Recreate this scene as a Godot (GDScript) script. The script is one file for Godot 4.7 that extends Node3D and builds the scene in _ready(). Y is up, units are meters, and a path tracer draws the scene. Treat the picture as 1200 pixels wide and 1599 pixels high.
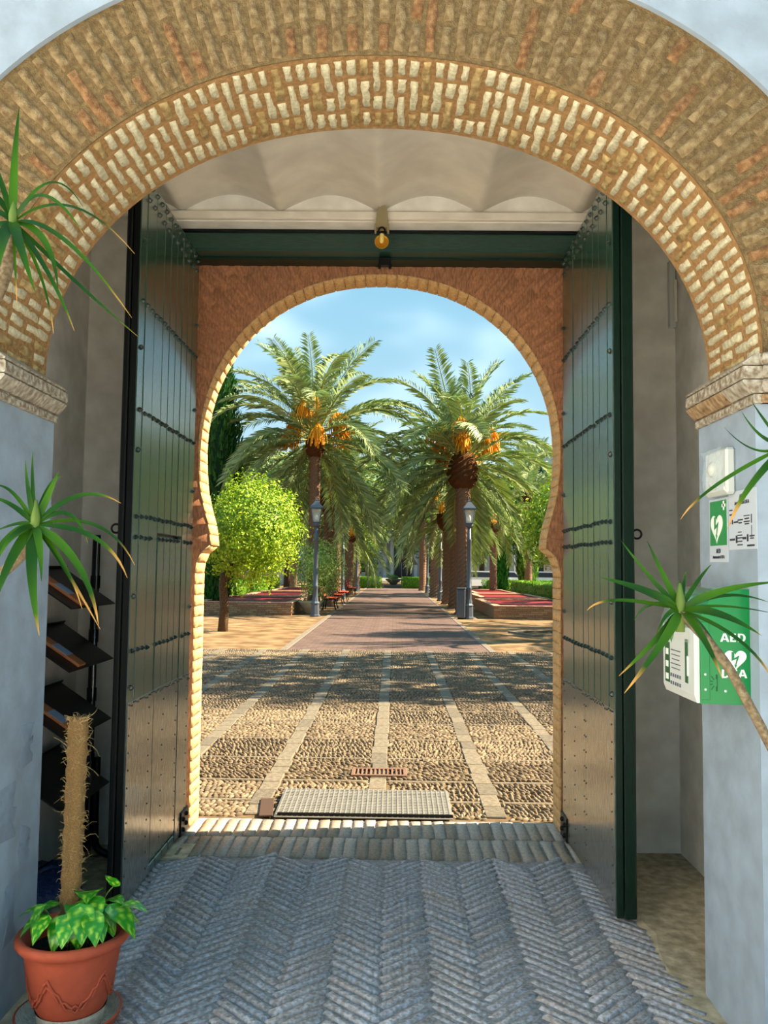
extends Node3D
# A white vestibule seen through a whitewashed brick arch, open green gate leaves, a horseshoe arch and a palm walk beyond.
# x right, y up, camera over the origin looking along -z. Metres.

var M := {}
var used := {}
var rng := RandomNumberGenerator.new()
const GATE_X := -0.1
const ARCH_X := -0.08

func _ready() -> void:
	rng.seed = 7
	view_and_light()
	materials()
	near_wall()
	vestibule()
	gate_wall()
	floor_bricks()
	plaza()
	doors()
	lintel()
	signs()
	aed_cabinet()
	brochure_rack()
	terracotta_pot()
	dracaenas()
	planters_and_hedges()
	palms()
	trees()
	lamps_benches()
	far_things()

func view_and_light() -> void:
	var cam := Camera3D.new()
	cam.name = "camera"
	cam.fov = 62.025
	cam.near = 0.05
	cam.far = 400.0
	cam.position = Vector3(0, 1.6, 0)
	cam.basis = Basis(Vector3.UP, deg_to_rad(0.688)) * Basis(Vector3.RIGHT, deg_to_rad(3.721)) * Basis(Vector3.BACK, deg_to_rad(0.659))
	add_child(cam)
	cam.current = true
	var env := Environment.new()
	env.background_mode = Environment.BG_SKY
	env.tonemap_mode = Environment.TONE_MAPPER_LINEAR
	env.tonemap_exposure = 2.9
	env.sdfgi_enabled = true
	env.ssao_enabled = true
	env.ssil_enabled = true
	var sky := ProceduralSkyMaterial.new()
	sky.sky_top_color = Color(0.47, 0.73, 0.86)
	sky.sky_horizon_color = Color(0.86, 0.94, 0.95)
	sky.sky_curve = 0.13
	sky.ground_bottom_color = Color(0.5, 0.47, 0.42)
	sky.ground_horizon_color = Color(0.70, 0.74, 0.74)
	sky.sun_angle_max = 4.0
	sky.sky_energy_multiplier = 0.68
	sky.sky_cover = clouds()
	sky.sky_cover_modulate = Color(1, 1, 1, 0.72)
	var s := Sky.new()
	s.sky_material = sky
	env.sky = s
	var we := WorldEnvironment.new()
	we.name = "world"
	we.environment = env
	add_child(we)
	var sun := DirectionalLight3D.new()
	sun.name = "sun"
	var to := Vector3(cos(deg_to_rad(40.0)), sin(deg_to_rad(40.0)), -cos(deg_to_rad(40.0)) * tan(deg_to_rad(8.7)))
	sun.basis = Basis.looking_at(-to, Vector3.UP)
	sun.light_color = Color(1.0, 0.91, 0.77)
	sun.light_energy = 2.4
	sun.light_angular_distance = 0.6
	sun.shadow_enabled = true
	add_child(sun)

func clouds() -> ImageTexture:
	var n := FastNoiseLite.new()
	n.seed = 11
	n.frequency = 1.7
	n.fractal_octaves = 5
	var im := Image.create(768, 384, false, Image.FORMAT_RGBAF)
	for y in 384:
		var el := (0.5 - (y + 0.5) / 384.0) * PI
		for x in 768:
			var az := (x + 0.5) / 768.0 * TAU
			var d := Vector3(cos(el) * cos(az), sin(el) * 2.2, cos(el) * sin(az))
			var v := smoothstep(-0.02, 0.42, n.get_noise_3dv(d))
			im.set_pixel(x, y, Color(v, v, v, v * 0.6 if el > 0 else 0.0))
	return ImageTexture.create_from_image(im)

# ---------- naming ----------
func add_to(o: Node3D, called: String, parent: Node = self) -> void:
	var key := str(parent.get_instance_id()) + called
	var k: int = used.get(key, 0)
	used[key] = k + 1
	o.name = called if k == 0 else "%s_%03d" % [called, k]
	parent.add_child(o)

func tag(o: Node3D, label: String, category: String, group := "", kind := "") -> Node3D:
	o.set_meta("label", label)
	o.set_meta("category", category)
	if group != "":
		o.set_meta("group", group)
	if kind != "":
		o.set_meta("kind", kind)
	return o

func thing(called: String, label: String, category: String, at := Vector3.ZERO, group := "") -> Node3D:
	var o := Node3D.new()
	add_to(o, called)
	o.position = at
	tag(o, label, category, group)
	return o

func part(parent: Node, called: String, mesh: Mesh, mat: Material, xf := Transform3D()) -> MeshInstance3D:
	var o := MeshInstance3D.new()
	o.mesh = mesh
	o.material_override = mat
	o.transform = xf
	add_to(o, called, parent)
	return o

func struct(called: String, label: String, category: String, mesh: Mesh, mat: Material) -> MeshInstance3D:
	var o := part(self, called, mesh, mat)
	tag(o, label, category, "", "structure")
	return o

func stuff_part(parent: Node, called: String, mesh: Mesh, mat: Material) -> MeshInstance3D:
	var o := part(parent, called, mesh, mat)
	o.set_meta("kind", "stuff")
	return o

func copy_of(o: Node3D, called: String, label: String, at: Vector3, turn := 0.0, sc := 1.0) -> Node3D:
	var c: Node3D = o.duplicate()
	add_to(c, called)
	c.position = at
	c.rotation.y = turn
	c.scale = Vector3.ONE * sc
	c.set_meta("label", label)
	return c

# ---------- mesh helpers (corners given anticlockwise as seen from outside) ----------
func T(smooth := false) -> SurfaceTool:
	var st := SurfaceTool.new()
	st.begin(Mesh.PRIMITIVE_TRIANGLES)
	st.set_smooth_group(0 if smooth else -1)
	return st

func done(st: SurfaceTool) -> ArrayMesh:
	st.generate_normals()
	return st.commit()

func tri(st: SurfaceTool, a: Vector3, b: Vector3, c: Vector3) -> void:
	st.add_vertex(a); st.add_vertex(c); st.add_vertex(b)

func quad(st: SurfaceTool, a: Vector3, b: Vector3, c: Vector3, d: Vector3) -> void:
	tri(st, a, b, c)
	tri(st, a, c, d)

func out_tri(st: SurfaceTool, a: Vector3, b: Vector3, c: Vector3, inside: Vector3) -> void:
	if (b - a).cross(c - a).dot((a + b + c) / 3.0 - inside) < 0.0:
		tri(st, a, c, b)
	else:
		tri(st, a, b, c)

func out_quad(st: SurfaceTool, a: Vector3, b: Vector3, c: Vector3, d: Vector3, inside: Vector3) -> void:
	out_tri(st, a, b, c, inside)
	out_tri(st, a, c, d, inside)

func box(st: SurfaceTool, at: Vector3, size: Vector3, ch := 0.004, basis := Basis()) -> void:
	var h := size / 2.0
	ch = minf(ch, minf(h.x, minf(h.y, h.z)) * 0.8)
	var p := func(s: Vector3, full: int) -> Vector3:
		var v := Vector3(s.x * (h.x - (0.0 if full == 0 else ch)), s.y * (h.y - (0.0 if full == 1 else ch)), s.z * (h.z - (0.0 if full == 2 else ch)))
		return at + basis * v
	for k in 3:
		var a := (k + 1) % 3
		var b := (k + 2) % 3
		for s in [-1.0, 1.0]:
			var c := []
			for q in [[-1, -1], [1, -1], [1, 1], [-1, 1]]:
				var v := Vector3.ZERO
				v[k] = s; v[a] = q[0]; v[b] = q[1]
				c.append(p.call(v, k))
			out_quad(st, c[0], c[1], c[2], c[3], at)
		for s in [-1.0, 1.0]:
			for t in [-1.0, 1.0]:
				var v0 := Vector3.ZERO
				v0[a] = s; v0[b] = t; v0[k] = -1.0
				var v1 := v0
				v1[k] = 1.0
				out_quad(st, p.call(v0, a), p.call(v1, a), p.call(v1, b), p.call(v0, b), at)
	for sx in [-1.0, 1.0]:
		for sy in [-1.0, 1.0]:
			for sz in [-1.0, 1.0]:
				var v := Vector3(sx, sy, sz)
				out_tri(st, p.call(v, 0), p.call(v, 1), p.call(v, 2), at)

func box_mesh(size: Vector3, ch := 0.004, at := Vector3.ZERO) -> ArrayMesh:
	var st := T()
	box(st, at, size, ch)
	return done(st)

func span(st: SurfaceTool, a: Vector3, b: Vector3, ch := 0.004) -> void:
	box(st, (a + b) / 2.0, (b - a).abs(), ch)

func span_mesh(a: Vector3, b: Vector3, ch := 0.004) -> ArrayMesh:
	return box_mesh((b - a).abs(), ch, (a + b) / 2.0)

# polygon in x,y swept from z0 (near, +z side) to z1 (far)
func prism(st: SurfaceTool, poly: PackedVector2Array, z0: float, z1: float, smooth_sides := false) -> void:
	var area := 0.0
	for k in poly.size():
		area += poly[k].cross(poly[(k + 1) % poly.size()])
	if area < 0.0:
		poly.reverse()
	var ix := Geometry2D.triangulate_polygon(poly)
	st.set_smooth_group(-1)
	for k in range(0, ix.size(), 3):
		var a := poly[ix[k]]
		var b := poly[ix[k + 1]]
		var c := poly[ix[k + 2]]
		if (b - a).cross(c - a) < 0.0:
			var t := b
			b = c
			c = t
		tri(st, Vector3(a.x, a.y, z0), Vector3(b.x, b.y, z0), Vector3(c.x, c.y, z0))
		tri(st, Vector3(a.x, a.y, z1), Vector3(c.x, c.y, z1), Vector3(b.x, b.y, z1))
	if smooth_sides:
		st.set_smooth_group(1)
	for k in poly.size():
		var a := poly[k]
		var b := poly[(k + 1) % poly.size()]
		quad(st, Vector3(a.x, a.y, z1), Vector3(b.x, b.y, z1), Vector3(b.x, b.y, z0), Vector3(a.x, a.y, z0))
	st.set_smooth_group(-1)

func prism_mesh(poly: PackedVector2Array, z0: float, z1: float, smooth_sides := false) -> ArrayMesh:
	var st := T()
	prism(st, poly, z0, z1, smooth_sides)
	return done(st)

func tube(st: SurfaceTool, pts: Array, radii: Array, sides := 8, cap := true) -> void:
	var rings := []
	var up := Vector3(0.31, 0.2, 0.93)
	for k in pts.size():
		var d: Vector3 = ((pts[mini(k + 1, pts.size() - 1)] as Vector3) - (pts[maxi(k - 1, 0)] as Vector3)).normalized()
		var x := up.cross(d)
		if x.length() < 0.05:
			x = Vector3.RIGHT.cross(d)
		x = x.normalized()
		var y := d.cross(x)
		var r := []
		for s in sides:
			var a := TAU * s / sides
			r.append((pts[k] as Vector3) + (x * cos(a) + y * sin(a)) * float(radii[mini(k, radii.size() - 1)]))
		rings.append(r)
	for k in pts.size() - 1:
		for s in sides:
			var t := (s + 1) % sides
			quad(st, rings[k][s], rings[k][t], rings[k + 1][t], rings[k + 1][s])
	if cap:
		for s in sides:
			var t := (s + 1) % sides
			tri(st, pts[0], rings[0][t], rings[0][s])
			tri(st, pts[-1], rings[-1][s], rings[-1][t])

func tube_mesh(pts: Array, radii: Array, sides := 8) -> ArrayMesh:
	var st := T(true)
	tube(st, pts, radii, sides)
	return done(st)

# profile of (radius, height) from bottom to top
func lathe(st: SurfaceTool, prof: Array, sides := 24, at := Vector3.ZERO, phase := 0.0) -> void:
	for k in prof.size() - 1:
		var p: Vector2 = prof[k]
		var q: Vector2 = prof[k + 1]
		for s in sides:
			var a := TAU * s / sides + phase
			var b := TAU * (s + 1) / sides + phase
			var A := at + Vector3(p.x * cos(a), p.y, -p.x * sin(a))
			var B := at + Vector3(p.x * cos(b), p.y, -p.x * sin(b))
			var C := at + Vector3(q.x * cos(b), q.y, -q.x * sin(b))
			var D := at + Vector3(q.x * cos(a), q.y, -q.x * sin(a))
			if p.x > 1e-5:
				tri(st, A, B, C)
			if q.x > 1e-5:
				tri(st, A, C, D)

func lathe_mesh(prof: Array, sides := 24, smooth := true, phase := 0.0) -> ArrayMesh:
	var st := T(smooth)
	lathe(st, prof, sides, Vector3.ZERO, phase)
	return done(st)

# irregular slab: a worn brick or stone lying on the local x-z plane, its top at y = size.y
func slab_mesh(size: Vector3, jag: float, sd: int, inset := 0.12, dome := 0.0, n := 4) -> ArrayMesh:
	var r := RandomNumberGenerator.new()
	r.seed = sd
	var ring := []
	var h := Vector2(size.x, size.z) / 2.0
	var cs := [Vector2(-h.x, -h.y), Vector2(h.x, -h.y), Vector2(h.x, h.y), Vector2(-h.x, h.y)]
	for k in 4:
		var a: Vector2 = cs[k]
		var b: Vector2 = cs[(k + 1) % 4]
		var m := n if k % 2 == 0 else 1
		for q in m:
			var p := a.lerp(b, float(q) / m)
			ring.append(p + Vector2(r.randf_range(-jag, jag), r.randf_range(-jag, jag)) * Vector2(1.0, 0.8))
	var st := T(true)
	var mean := Vector3(0, size.y * (1.0 + dome), 0)
	var low := []
	var top := []
	var cut := minf(size.x, size.z) * inset
	for p: Vector2 in ring:
		low.append(Vector3(p.x, 0, p.y))
		var i := Vector2(move_toward(p.x, 0, cut), move_toward(p.y, 0, cut))
		top.append(Vector3(i.x, size.y * r.randf_range(0.9, 1.05), i.y))
	for k in ring.size():
		var j := (k + 1) % ring.size()
		out_quad(st, low[k], low[j], top[j], top[k], Vector3(0, -size.x, 0) * 0.0 + Vector3(0, size.y * 0.2, 0))
		out_tri(st, top[k], top[j], mean, Vector3(0, -1, 0))
	return done(st)

func curve3(a: Vector3, b: Vector3, c: Vector3, n: int) -> Array:
	var r := []
	for k in n + 1:
		var t := float(k) / n
		r.append(a.lerp(b, t).lerp(b.lerp(c, t), t))
	return r

func catmull(pts: Array, n: int) -> Array:
	var r := []
	for k in pts.size() - 1:
		var p0: Vector3 = pts[maxi(k - 1, 0)]
		var p1: Vector3 = pts[k]
		var p2: Vector3 = pts[k + 1]
		var p3: Vector3 = pts[mini(k + 2, pts.size() - 1)]
		for q in n:
			r.append(p1.cubic_interpolate(p2, p0, p3, float(q) / n))
	r.append(pts[-1])
	return r

func lin(c: Color) -> Color:
	return c.srgb_to_linear()

# ---------- materials ----------
func noise_tex(sd: int, freq: float, lo: Color, hi: Color, oct := 4, side := 512, cell := false, stops := 0.5) -> NoiseTexture2D:
	var n := FastNoiseLite.new()
	n.seed = sd
	n.frequency = freq
	n.fractal_octaves = oct
	n.noise_type = FastNoiseLite.TYPE_CELLULAR if cell else FastNoiseLite.TYPE_SIMPLEX_SMOOTH
	var g := Gradient.new()
	g.set_color(0, lo)
	g.set_color(1, hi)
	g.set_offset(0, 0.5 - stops)
	g.set_offset(1, 0.5 + stops)
	var t := NoiseTexture2D.new()
	t.width = side
	t.height = side
	t.seamless = true
	t.noise = n
	t.color_ramp = g
	return t

func mat(called: String, c: Color, rough: float, opts := {}) -> StandardMaterial3D:
	var m := StandardMaterial3D.new()
	m.resource_name = called
	m.albedo_color = c
	m.roughness = rough
	m.metallic = opts.get("metal", 0.0)
	m.metallic_specular = opts.get("spec", 0.4)
	if opts.has("tex"):
		m.albedo_texture = opts.tex
	if opts.has("bump"):
		m.heightmap_enabled = true
		m.heightmap_texture = opts.bump
		m.heightmap_scale = opts.get("relief", 0.4)
	if opts.has("scale"):
		m.uv1_triplanar = true
		m.uv1_world_triplanar = opts.get("world", true)
		m.uv1_scale = opts.scale if opts.scale is Vector3 else Vector3.ONE * float(opts.scale)
	if opts.has("vc"):
		m.vertex_color_use_as_albedo = true
	if opts.has("back"):
		m.backlight_enabled = true
		m.backlight = opts.back
	if opts.has("coat"):
		m.clearcoat_enabled = true
		m.clearcoat = opts.coat
		m.clearcoat_roughness = opts.get("coat_rough", 0.1)
	M[called] = m
	return m

func materials() -> void:
	var soft := noise_tex(1, 0.012, Color(0.91, 0.905, 0.895), Color(1, 1, 1), 5, 512, false, 0.35)
	var rough_n := noise_tex(2, 0.03, Color(0.74, 0.72, 0.70), Color(1, 1, 1), 5, 512, false, 0.4)
	var blot := noise_tex(3, 0.02, Color(0.66, 0.60, 0.54), Color(1, 1, 1), 5, 512, false, 0.3)
	var fine := noise_tex(4, 0.12, Color(0.3, 0.3, 0.3), Color(1, 1, 1), 4)
	var lump := noise_tex(5, 0.02, Color(0, 0, 0), Color(1, 1, 1), 4)
	var streak := noise_tex(6, 0.04, Color(0.62, 0.62, 0.62), Color(1, 1, 1), 4)
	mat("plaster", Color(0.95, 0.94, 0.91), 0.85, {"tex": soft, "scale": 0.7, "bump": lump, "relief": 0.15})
	mat("plaster_vault", Color(0.91, 0.885, 0.83), 0.9, {"tex": soft, "scale": 0.6})
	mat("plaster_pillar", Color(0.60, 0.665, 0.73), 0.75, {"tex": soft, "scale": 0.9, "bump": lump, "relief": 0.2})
	mat("mortar_arch", Color(0.70, 0.55, 0.36), 0.95, {"tex": rough_n, "scale": 2.5, "bump": fine, "relief": 0.5})
	mat("soffit_brick", Color(0.89, 0.87, 0.74), 0.92, {"tex": rough_n, "scale": 3.0, "bump": fine, "relief": 0.5})
	mat("soffit_brick_dull", Color(0.76, 0.68, 0.48), 0.92, {"tex": blot, "scale": 2.0, "bump": fine, "relief": 0.5})
	mat("ring_mortar", Color(0.50, 0.42, 0.28), 0.95, {"tex": rough_n, "scale": 2.0, "bump": fine, "relief": 0.5})
	mat("ring_brick", Color(0.585, 0.51, 0.37), 0.92, {"tex": blot, "scale": 2.2, "bump": fine, "relief": 0.6})
	mat("ring_brick_red", Color(0.60, 0.46, 0.31), 0.92, {"tex": blot, "scale": 2.5, "bump": fine, "relief": 0.6})
	mat("impost_brick", Color(0.74, 0.72, 0.66), 0.9, {"tex": blot, "scale": 3.0, "bump": fine, "relief": 0.25})
	mat("impost_rust", Color(0.72, 0.62, 0.48), 0.9, {"tex": blot, "scale": 3.0, "bump": fine, "relief": 0.25})
	mat("gate_plaster", Color(0.78, 0.55, 0.40), 0.9, {"tex": streak, "scale": Vector3(3, 0.8, 3), "bump": fine, "relief": 0.25})
	mat("gate_brick", Color(0.82, 0.57, 0.41), 0.9, {"tex": streak, "scale": Vector3(3, 1.2, 3), "bump": fine, "relief": 0.25})
	mat("jamb_brick", Color(0.94, 0.78, 0.55), 0.9, {"tex": rough_n, "scale": 2.4, "bump": fine, "relief": 0.6})
	mat("peeled", Color(0.555, 0.62, 0.69), 0.9, {"tex": soft, "scale": 2.0})
	mat("facade", Color(0.86, 0.82, 0.74), 0.9, {"tex": soft, "scale": 0.4})
	mat("courtyard_stone", Color(0.88, 0.89, 0.91), 0.9, {"tex": soft, "scale": 0.5})
	mat("floor_bed", Color(0.70, 0.70, 0.71), 0.95, {"tex": rough_n, "scale": 2.0, "bump": fine, "relief": 0.4})
	for k in 4:
		mat("floor_brick_%d" % k, [Color(0.86, 0.89, 0.95), Color(0.90, 0.92, 0.97), Color(0.82, 0.86, 0.93), Color(0.88, 0.88, 0.91)][k], 0.85, {"tex": blot, "scale": 4.0, "bump": fine, "relief": 0.6})
	mat("cement", Color(0.84, 0.79, 0.67), 0.9, {"tex": rough_n, "scale": 0.8, "bump": lump, "relief": 0.5})
	for k in 3:
		mat("threshold_%d" % k, [Color(0.76, 0.72, 0.66), Color(0.70, 0.65, 0.58), Color(0.80, 0.77, 0.73)][k], 0.85, {"tex": rough_n, "scale": 3.0, "bump": fine, "relief": 0.35})
	mat("paint", Color(0.13, 0.34, 0.27), 0.24, {"tex": streak, "scale": Vector3(12, 0.4, 12), "bump": streak, "relief": 0.2, "spec": 0.7, "coat": 0.6, "coat_rough": 0.16})
	mat("paint_edge", Color(0.07, 0.19, 0.145), 0.38, {"tex": streak, "scale": Vector3(6, 0.5, 6)})
	mat("paint_dark", Color(0.035, 0.06, 0.06), 0.45, {"tex": streak, "scale": Vector3(6, 0.5, 6)})
	mat("beam_paint", Color(0.17, 0.32, 0.28), 0.3, {"tex": streak, "scale": Vector3(0.5, 8, 8), "spec": 0.55})
	mat("sheet", Color(0.72, 0.72, 0.69), 0.2, {"tex": streak, "scale": Vector3(2, 0.7, 2), "metal": 0.75, "bump": lump, "relief": 0.08})
	mat("stud", Color(0.10, 0.17, 0.15), 0.3, {"spec": 0.6})
	mat("iron", Color(0.06, 0.065, 0.07), 0.45, {"metal": 0.3})
	mat("brass", Color(0.83, 0.64, 0.22), 0.3, {"metal": 0.6})
	mat("old_metal", Color(0.60, 0.55, 0.42), 0.55, {"metal": 0.2})
	mat("chrome", Color(0.75, 0.76, 0.78), 0.15, {"metal": 0.9})
	mat("black_metal", Color(0.055, 0.06, 0.055), 0.4, {"tex": soft, "scale": 1.0})
	mat("white_plastic", Color(0.78, 0.80, 0.78), 0.35)
	mat("paper", Color(0.74, 0.78, 0.82), 0.5)
	mat("print_green", Color(0.05, 0.52, 0.22), 0.4)
	mat("print_white", Color(0.93, 0.95, 0.93), 0.45)
	mat("ink", Color(0.16, 0.18, 0.22), 0.6)
	mat("aed_green", Color(0.0, 0.49, 0.24), 0.3, {"spec": 0.5})
	mat("aed_white", Color(0.80, 0.83, 0.82), 0.3)
	mat("aed_dark", Color(0.01, 0.32, 0.16), 0.4)
	var clear := mat("clear", Color(0.9, 0.97, 0.95, 0.14), 0.06)
	clear.transparency = BaseMaterial3D.TRANSPARENCY_ALPHA
	mat("leaflet", Color(0.72, 0.45, 0.28), 0.6, {"tex": soft, "scale": 4.0})
	mat("leaflet_blue", Color(0.52, 0.60, 0.70), 0.6)
	mat("bag", Color(0.10, 0.16, 0.30), 0.55, {"bump": lump, "relief": 1.0, "scale": 3.0})
	mat("terracotta", Color(0.72, 0.33, 0.22), 0.7, {"tex": soft, "scale": 3.0, "bump": fine, "relief": 0.1})
	mat("lime_crust", Color(0.88, 0.86, 0.80), 0.9, {"tex": rough_n, "scale": 4.0})
	mat("soil", Color(0.10, 0.075, 0.05), 1.0, {"bump": fine, "relief": 1.5, "scale": 4.0})
	mat("coir", Color(0.88, 0.70, 0.45), 1.0, {"tex": rough_n, "scale": 9.0, "bump": fine, "relief": 2.0})
	mat("fibre", Color(0.92, 0.78, 0.52), 0.9)
	mat("blade", Color(1, 1, 1), 0.42, {"vc": true, "back": Color(0.14, 0.18, 0.06), "spec": 0.3})
	mat("pothos", Color(1, 1, 1), 0.3, {"vc": true, "back": Color(0.30, 0.34, 0.12), "spec": 0.5})
	mat("stem_green", Color(0.38, 0.48, 0.20), 0.6)
	mat("cane", Color(0.55, 0.50, 0.40), 0.8, {"tex": blot, "scale": 6.0})
	# outdoors
	mat("dirt", Color(0.56, 0.47, 0.34), 1.0, {"tex": blot, "scale": 0.13, "bump": fine, "relief": 1.0})
	mat("cobble_bed", Color(0.44, 0.37, 0.27), 1.0, {"tex": rough_n, "scale": 1.0})
	for k in 3:
		mat("pebble_%d" % k, [Color(0.44, 0.39, 0.305), Color(0.38, 0.33, 0.255), Color(0.50, 0.46, 0.385)][k], 0.7, {"tex": soft, "scale": 3.0})
	mat("pebbles", Color(1, 1, 1), 0.7, {"vc": true})
	mat("band_stone", Color(0.51, 0.485, 0.425), 0.85, {"tex": rough_n, "scale": 1.5, "bump": fine, "relief": 0.4})
	mat("band_stone_dark", Color(0.45, 0.43, 0.38), 0.85, {"tex": rough_n, "scale": 1.5, "bump": fine, "relief": 0.4})
	mat("path", Color(0.42, 0.36, 0.345), 0.9, {"tex": paving_image(), "scale": 0.5})
	mat("kerb", Color(0.52, 0.49, 0.45), 0.9, {"tex": rough_n, "scale": 1.0})
	mat("steel_plate", Color(0.53, 0.53, 0.51), 0.55, {"tex": soft, "scale": 2.0, "metal": 0.25})
	mat("rust", Color(0.27, 0.20, 0.16), 0.8)
	mat("drain", Color(0.47, 0.37, 0.31), 0.7, {"metal": 0.2})
	mat("dark_hole", Color(0.02, 0.02, 0.02), 1.0)
	mat("wing", Color(0.90, 0.92, 0.95), 0.9, {"tex": soft, "scale": 0.4})
	mat("wall_brick", Color(0.66, 0.52, 0.40), 0.9, {"tex": rough_n, "scale": 1.5})
	mat("wall_brick_pale", Color(0.74, 0.62, 0.48), 0.9, {"tex": rough_n, "scale": 1.5})
	mat("coping", Color(0.85, 0.68, 0.58), 0.85, {"tex": rough_n, "scale": 1.0})
	mat("red_paint", Color(0.50, 0.09, 0.13), 0.6, {"tex": soft, "scale": 0.8})
	mat("orange_wood", Color(0.78, 0.30, 0.18), 0.6)
	mat("concrete", Color(0.80, 0.74, 0.60), 0.85, {"tex": soft, "scale": 1.0})
	mat("lamp_metal", Color(0.33, 0.37, 0.42), 0.45, {"metal": 0.3})
	var pane := mat("lamp_glass", Color(0.85, 0.9, 0.9, 0.35), 0.1)
	pane.transparency = BaseMaterial3D.TRANSPARENCY_ALPHA
	mat("bark", Color(0.46, 0.38, 0.30), 1.0, {"tex": blot, "scale": 2.0, "bump": fine, "relief": 2.0})
	mat("palm_bark", Color(0.66, 0.54, 0.46), 1.0, {"tex": blot, "scale": Vector3(2, 5, 2), "bump": lump, "relief": 3.0})
	mat("palm_boot", Color(0.50, 0.33, 0.20), 1.0, {"tex": blot, "scale": 4.0, "bump": lump, "relief": 4.0})
	mat("frond", Color(1, 1, 1), 0.45, {"vc": true, "back": Color(0.5, 0.55, 0.3)})
	mat("dates", Color(0.98, 0.68, 0.14), 0.6, {"back": Color(0.4, 0.28, 0.06)})
	mat("leaf_any", Color(1, 1, 1), 0.55, {"vc": true, "back": Color(0.55, 0.6, 0.25)})
	mat("grey_wall", Color(0.55, 0.62, 0.68), 0.9, {"tex": soft, "scale": 0.2})
	mat("pale_wall", Color(0.82, 0.82, 0.80), 0.9, {"tex": soft, "scale": 0.2})
	mat("roof_tile", Color(0.78, 0.40, 0.26), 0.9, {"tex": blot, "scale": 0.6})
	mat("window_dark", Color(0.12, 0.17, 0.23), 0.2)
	mat("car_white", Color(0.90, 0.92, 0.95), 0.25, {"coat": 0.6})
	mat("tyre", Color(0.04, 0.04, 0.04), 0.9)
	mat("sign_blue", Color(0.35, 0.55, 0.75), 0.5)
	mat("sign_red", Color(0.75, 0.12, 0.12), 0.5)

func paving_image() -> ImageTexture:
	var im := Image.create(512, 512, false, Image.FORMAT_RGB8)
	im.fill(Color(0.60, 0.52, 0.46))
	var r := RandomNumberGenerator.new()
	r.seed = 31
	for row in 20:
		var y0 := int(row * 512.0 / 20)
		var y1 := int((row + 1) * 512.0 / 20) - 2
		for col in 10:
			var x0 := int((col + (0.5 if row % 2 else 0.0)) * 51.2)
			var v := r.randf_range(0.78, 1.0)
			var c := Color(v, v * r.randf_range(0.93, 1.0), v * r.randf_range(0.90, 0.99))
			for half in 2:
				im.fill_rect(Rect2i(x0 - half * 512, y0, 49, y1 - y0), c)
	return ImageTexture.create_from_image(im)

# ---------- the near wall and its brick arch ----------
func half_arch(a: float, b: float, spring: float, n: int, e := 2.1) -> Array:   # right springing -> apex -> left springing
	var r := []
	for k in n + 1:
		var t := PI * k / n
		var c := cos(t)
		var s := sin(t)
		r.append(Vector2(ARCH_X + a * signf(c) * pow(absf(c), 2.0 / e), spring + b * pow(s, 2.0 / e)))
	return r

func along(pts: Array, step: float) -> Array:   # [point, tangent] at even steps along a polyline
	var total := 0.0
	for k in pts.size() - 1:
		total += (pts[k] as Vector2).distance_to(pts[k + 1])
	var n := int(round(total / step))
	var r := []
	var k := 0
	var gone := 0.0
	for i in n:
		var want := (i + 0.5) * total / n
		while k < pts.size() - 2 and gone + (pts[k] as Vector2).distance_to(pts[k + 1]) < want:
			gone += (pts[k] as Vector2).distance_to(pts[k + 1])
			k += 1
		var a: Vector2 = pts[k]
		var b: Vector2 = pts[k + 1]
		r.append([a.lerp(b, (want - gone) / a.distance_to(b)), (b - a).normalized()])
	return r

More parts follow.
